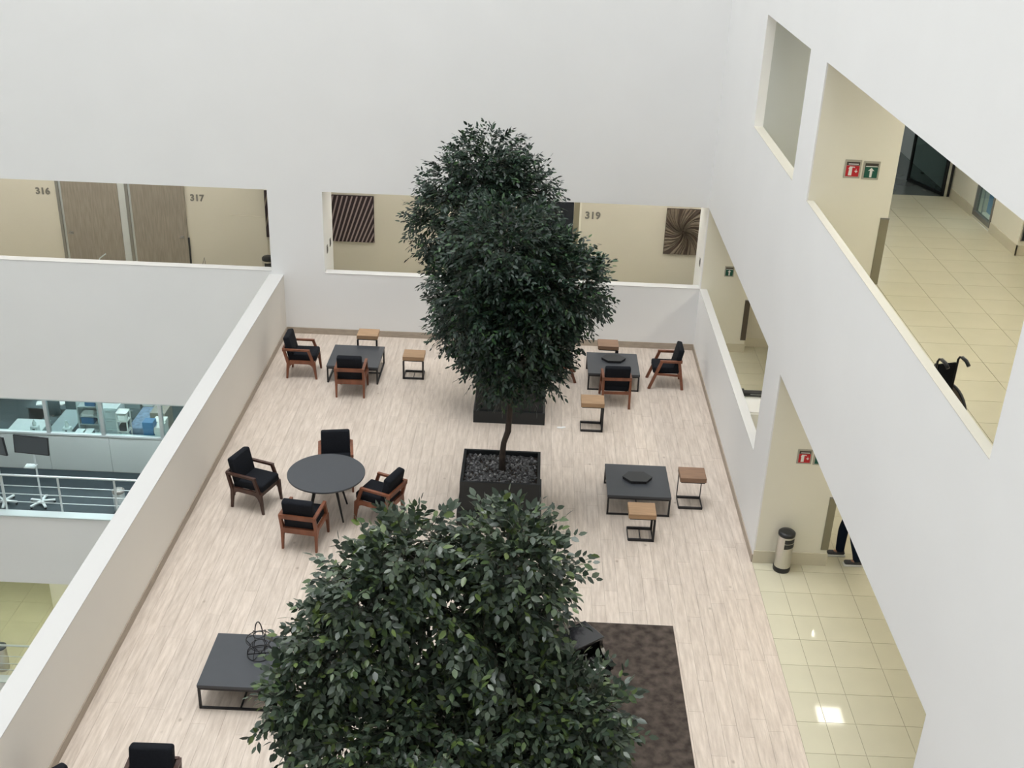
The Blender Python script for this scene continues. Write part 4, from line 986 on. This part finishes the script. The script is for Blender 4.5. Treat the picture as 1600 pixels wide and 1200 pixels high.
struct('wall_blue_room', MB().box(5.2, 5.3, -5.5, -2.4, H2, H2+3.5).box(4.2, 5.2, -5.5, -2.4, H2, H2+.1), M['bluepane'], 'light blue room surface seen through the low glazing', 'wall')
t = thing('wall_panel', 'dark small panel low on the wall past the blue glazing', 'panel', (4.10, -5.76, H2+.40))
MB().box(-.10, .16, -.02, 0, -.16, .16).obj('frame', M['frame'], t); MB().box(-.085, .145, -.026, -.02, -.145, .145).obj('cover', M['blueblack'], t)

# ================================================================ OFFICE GALLERY
def monitor(loc, rz, label, tilt=0):
    t = thing('monitor_stand', label, 'monitor', loc, rz, 'monitors on wheeled stands')
    MB().cyl((0, 0, .08), (0, 0, 1.62), .024, n=10).obj('pole', M['alulight'], t)
    MB().cyl((0, 0, .05), (0, 0, .12), .07, .05, 12).obj('hub', M['alulight'], t)
    for k in range(5):
        a = 2*PI*k/5+.35; c, s_ = math.cos(a), math.sin(a)
        lg = MB().bar((0, 0, .10), (c*.31, s_*.31, .075), .06, .035).obj('foot', M['alulight'], t)
        MB().cyl((c*.29, s_*.29-.012, .03), (c*.29, s_*.29+.012, .03), .03, n=10).obj('caster', M['blackpl'], lg)
    MB().box(-.22, .04, -.18, .02, 1.11, 1.13).obj('shelf', M['alulight'], t)
    sc = bpy.data.objects.new('screen_case', MB().rbox(-.42, .42, -.02, .03, -.245, .245, .008, 1).mesh('screen_case', M['blackpl'])); COL.objects.link(sc); sc.parent = t; sc.location = (0, -.05, 1.69); sc.rotation_euler = (0, tilt, 0)
    MB().box(-.395, .395, -.024, -.019, -.215, .225).obj('screen', M['screen'], sc)
    return t
monitor((-15.46, .62, F0), 0, 'grey screen on a wheeled five footed stand behind the railing', D(4))
monitor((-16.36, .56, F0), D(-22), 'screen on a wheeled stand cut by the photo edge', D(-6))
t = thing('waste_bin', 'grey metal bin behind the office railing near the parapet', 'bin', (-13.47, .50, F0))
MB().lathe([(.13, 0), (.14, .02), (.14, .52)], 24).obj('body', M['alulight'], t); MB().lathe([(.145, .52), (.15, .58), (.10, .60)], 24).obj('lid', M['frame'], t)
t = thing('waste_bin', 'steel cylinder bin on the lowest tiled gallery', 'bin', (-17.22, .55, FM))
MB().lathe([(.15, 0), (.155, .03), (.16, .70)], 24).obj('body', M['steel'], t); MB().lathe([(.165, .70), (.17, .75), (.12, .76)], 24).obj('lid', M['screen'], t)

# desks and office contents
def desk(x0, x1, y0, y1, h, mt, label, panels=True):
    t = thing('office_desk', label, 'desk', ((x0+x1)/2, (y0+y1)/2, F0)); hx, hy = (x1-x0)/2, (y1-y0)/2
    MB().rbox(-hx, hx, -hy, hy, h-.04, h, .006, 1).obj('desktop', mt, t)
    for x in (-hx+.02, hx-.05): MB().box(x, x+.03, -hy+.04, hy-.04, 0, h-.04).obj('end_panel', mt, t)
    MB().box(-hx+.05, hx-.05, hy-.06, hy-.04, .2, h-.04).obj('modesty_panel', mt, t)
    return t
def cabinet(x0, x1, y0, y1, h, mt, label, nd=3, cat='cabinet', name='office_cabinet'):
    t = thing(name, label, cat, ((x0+x1)/2, (y0+y1)/2, F0)); hx, hy = (x1-x0)/2, (y1-y0)/2
    MB().box(-hx, hx, -hy, hy, 0, h).obj('carcass', mt, t)
    for k in range(nd):
        z0 = .04+k*(h-.06)/nd; d_ = MB().box(-hx+.015, hx-.015, -hy-.016, -hy, z0, z0+(h-.06)/nd-.015).obj('drawer', mt, t)
        MB().box(-.07, .07, -hy-.034, -hy-.016, z0+(h-.06)/nd*.7, z0+(h-.06)/nd*.7+.02).obj('handle', M['alu'], d_)
    return t
def boxthing(name, x0, x1, y0, y1, z0, z1, mt, lid_mt, label, cat):
    t = thing(name, label, cat, ((x0+x1)/2, (y0+y1)/2, z0)); hx, hy, h = (x1-x0)/2, (y1-y0)/2, z1-z0
    MB().rbox(-hx, hx, -hy, hy, 0, h*.86, .008, 1).obj('body', mt, t); MB().rbox(-hx-.008, hx+.008, -hy-.008, hy+.008, h*.86, h, .006, 1).obj('lid', lid_mt, t)
    return t
dh = .73; zt = F0+dh
desk(-17.25, -16.35, 2.75, 3.65, dh, M['deskwhite'], 'pale desk behind the first glass pane of the office')
desk(-16.2, -15.58, 2.75, 4.35, dh, M['deskgrey'], 'blue grey desk behind the second pane of the office')
desk(-17.3, -16.2, 4.3, 5.3, dh, M['slate'], 'dark desk strewn with papers at the back of the office')
rn = random.Random(5)
for x, y, r_, lb in ((-16.95, 4.55, .3, 'loose white paper stack at the near corner of the dark office desk'), (-16.48, 4.62, -.4, 'tilted white paper stack in the middle of the dark office desk'), (-16.80, 4.95, .15, 'white paper stack at the far side of the dark office desk')):
    o = thing('paper_stack', lb, 'paper', (x, y, zt+.001), r_)
    MB().box(-.15, .15, -.105, .105, 0, .03).obj('sheets', M['paper'], o); MB().box(-.13, .17, -.09, .12, .03, .034).obj('top_sheet', M['paper'], o)
o = tag(MB().rbox(-.3, .3, -.02, .02, 0, .42, .01, 1).obj('desk_divider', M['slate']), 'slate divider panel on the blue grey office desk', 'divider'); o.location = (-15.89, 4.30, zt)
def office_chair(loc, rz, label):
    t = thing('office_chair', label, 'chair', loc, rz)
    MB().rbox(-.24, .24, -.22, .24, .44, .52, .03, 2).obj('seat', M['slate'], t); MB().rbox(-.22, .22, -.27, -.22, .55, 1.0, .03, 2).obj('backrest', M['slate'], t)
    MB().cyl((0, 0, .08), (0, 0, .45), .03).obj('column', M['frame'], t); MB().bar((0, -.22, .5), (0, -.25, .62), .05, .02).obj('back_bracket', M['frame'], t)
    for k in range(5):
        a = 2*PI*k/5; MB().bar((0, 0, .09), (.28*math.cos(a), .28*math.sin(a), .05), .05, .03).obj('foot', M['frame'], t)
office_chair((-16.55, 4.02, F0), D(180), 'slate office chair between the dark desk and the pale desk')
office_chair((-15.45, 5.35, F0), D(160), 'slate office chair behind the blue grey desk')
for x, y, lb in ((-16.28, 2.55, 'small grey device on the sill before the second pane'), (-15.44, 2.55, 'small white bottle shaped device behind the second pane')):
    t = thing('desk_device', lb, 'device', (x, y, F0)); MB().rbox(-.10, .10, -.08, .08, 0, 1.14, .02, 2).obj('pedestal', M['deskwhite'], t); MB().lathe([(.05, 1.14), (.055, 1.22), (.03, 1.27), (.02, 1.32)], 14).obj('head', M['alulight'], t); MB().box(-.03, .03, -.088, -.08, 1.0, 1.08).obj('display', M['blackpl'], t)
t = thing('shelf_unit', 'pale open shelf unit holding blue boxes in the office', 'shelf', (-15.24, 3.62, F0))
for x in (-.27, .27): MB().box(x-.018, x+.018, -.17, .17, 0, 1.6).obj('upright', M['deskwhite'], t)
for z in (.15, .45, .73, .965, 1.26): MB().box(-.25, .25, -.17, .17, z, z+.022).obj('shelf_board', M['deskwhite'], t)
MB().box(-.25, .25, .15, .165, .15, 1.28).obj('back_sheet', M['deskwhite'], t)
boxthing('storage_box', -15.45, -15.11, 3.47, 3.70, F0+.753, F0+.93, M['blue'], M['blue'], 'blue box in the middle bay of the open shelf', 'box')
boxthing('storage_box', -15.42, -15.10, 3.47, 3.70, F0+.988, F0+1.05, M['paper'], M['signwhite'], 'flat white box above the blue box on the open shelf', 'box')
boxthing('storage_box', -15.30, -15.03, 3.47, 3.72, F0+1.283, F0+1.46, M['blue'], M['blue'], 'blue box on the top board of the open shelf', 'box')
cabinet(-15.32, -14.84, 2.5, 3.05, .80, M['deskgrey'], 'blue grey pedestal cabinet below the open shelf')
boxthing('storage_box', -14.80, -14.45, 2.5, 2.85, F0, F0+.85, M['deskwhite'], M['deskgrey'], 'pale box beside the pedestal cabinet', 'box')
boxthing('storage_box', -15.27, -15.08, 2.58, 2.8, F0+.801, F0+.97, M['alulight'], M['deskwhite'], 'grey clutter box on the pedestal cabinet', 'box')
boxthing('storage_box', -15.05, -14.88, 2.62, 2.9, F0+.801, F0+.93, M['slate'], M['deskwhite'], 'slate clutter box on the pedestal cabinet', 'box')
cabinet(-14.78, -14.30, 3.1, 3.65, 1.44, M['alulight'], 'steel drawer unit standing behind the third pane', 5)
cabinet(-14.9, -14.30, 4.75, 5.4, 1.2, M['deskgrey'], 'tall grey cabinet at the back behind the third pane', 4)
boxthing('storage_box', -14.9, -14.5, 4.8, 5.2, F0+1.201, F0+1.4, M['blue'], M['blue'], 'blue box on the tall grey cabinet', 'box')
t = thing('equipment_rack', 'white equipment rack between the third and fourth panes', 'rack', (-14.03, 2.78, F0))
for x in (-.13, .13):
    for y in (-.13, .13): MB().box(x-.015, x+.015, y-.015, y+.015, 0, 1.55).obj('post', M['signwhite'], t)
for z in (.3, .7, 1.0, 1.3, 1.53): MB().box(-.145, .145, -.145, .145, z, z+.02).obj('shelf_board', M['signwhite'], t)
for z, mt in ((.72, M['deskwhite']), (1.02, M['blackpl']), (1.32, M['signwhite'])): MB().rbox(-.10, .10, -.12, .10, z, z+.16, .02, 2).obj('device', mt, t)
t = thing('treatment_bed', 'blue draped bed with a white board behind the fourth pane', 'bed', (-13.78, 4.15, F0))
MB().rbox(-.42, .20, -.75, .75, .40, .74, .05, 3).obj('mattress', M['bluecloth'], t)
for x in (-.38, .16):
    for y in (-.68, .68): MB().cyl((x, y, 0), (x, y, .42), .022).obj('leg', M['alulight'], t)
MB().rbox(-.42, .18, .45, .80, .745, .86, .02, 2).obj('head_board', M['signwhite'], t)
MB().bar((.24, -.7, .55), (.24, .7, .95), .03, .04).obj('side_rail', M['signwhite'], t)
boxthing('storage_box', -13.41, -13.15, 2.42, 2.68, F0, F0+1.44, M['blue'], M['blue'], 'tall blue box standing close behind the fourth pane', 'box')
cabinet(-13.50, -13.1, 3.25, 3.85, 1.28, M['tan'], 'tan cabinet at the side of the fourth pane', 3)
boxthing('storage_box', -13.12, -12.93, 2.42, 2.75, F0, F0+1.30, M['signwhite'], M['ivory'], 'white carton pile in the corner of the fourth pane', 'box')
boxthing('storage_box', -13.30, -13.0, 2.85, 3.15, F0, F0+1.25, M['ivory'], M['ivory'], 'cream carton behind the white carton pile', 'box')
t = thing('wash_basin', 'white wash basin seen in the greenish last pane', 'basin', (-12.38, 3.4, F0))
MB().rbox(-.45, .45, -.25, .25, .0, .80, .02, 2).obj('cabinet', M['deskgrey'], t); MB().lathe([(.12, .80), (.22, .82), (.25, .92), (.23, .92), (.18, .84)], 24).obj('bowl', M['signwhite'], t); MB().tube([(0, .2, .8), (0, .2, 1.1), (0, .12, 1.15), (0, .03, 1.1)], .015, 8).obj('tap', M['chrome'], t)
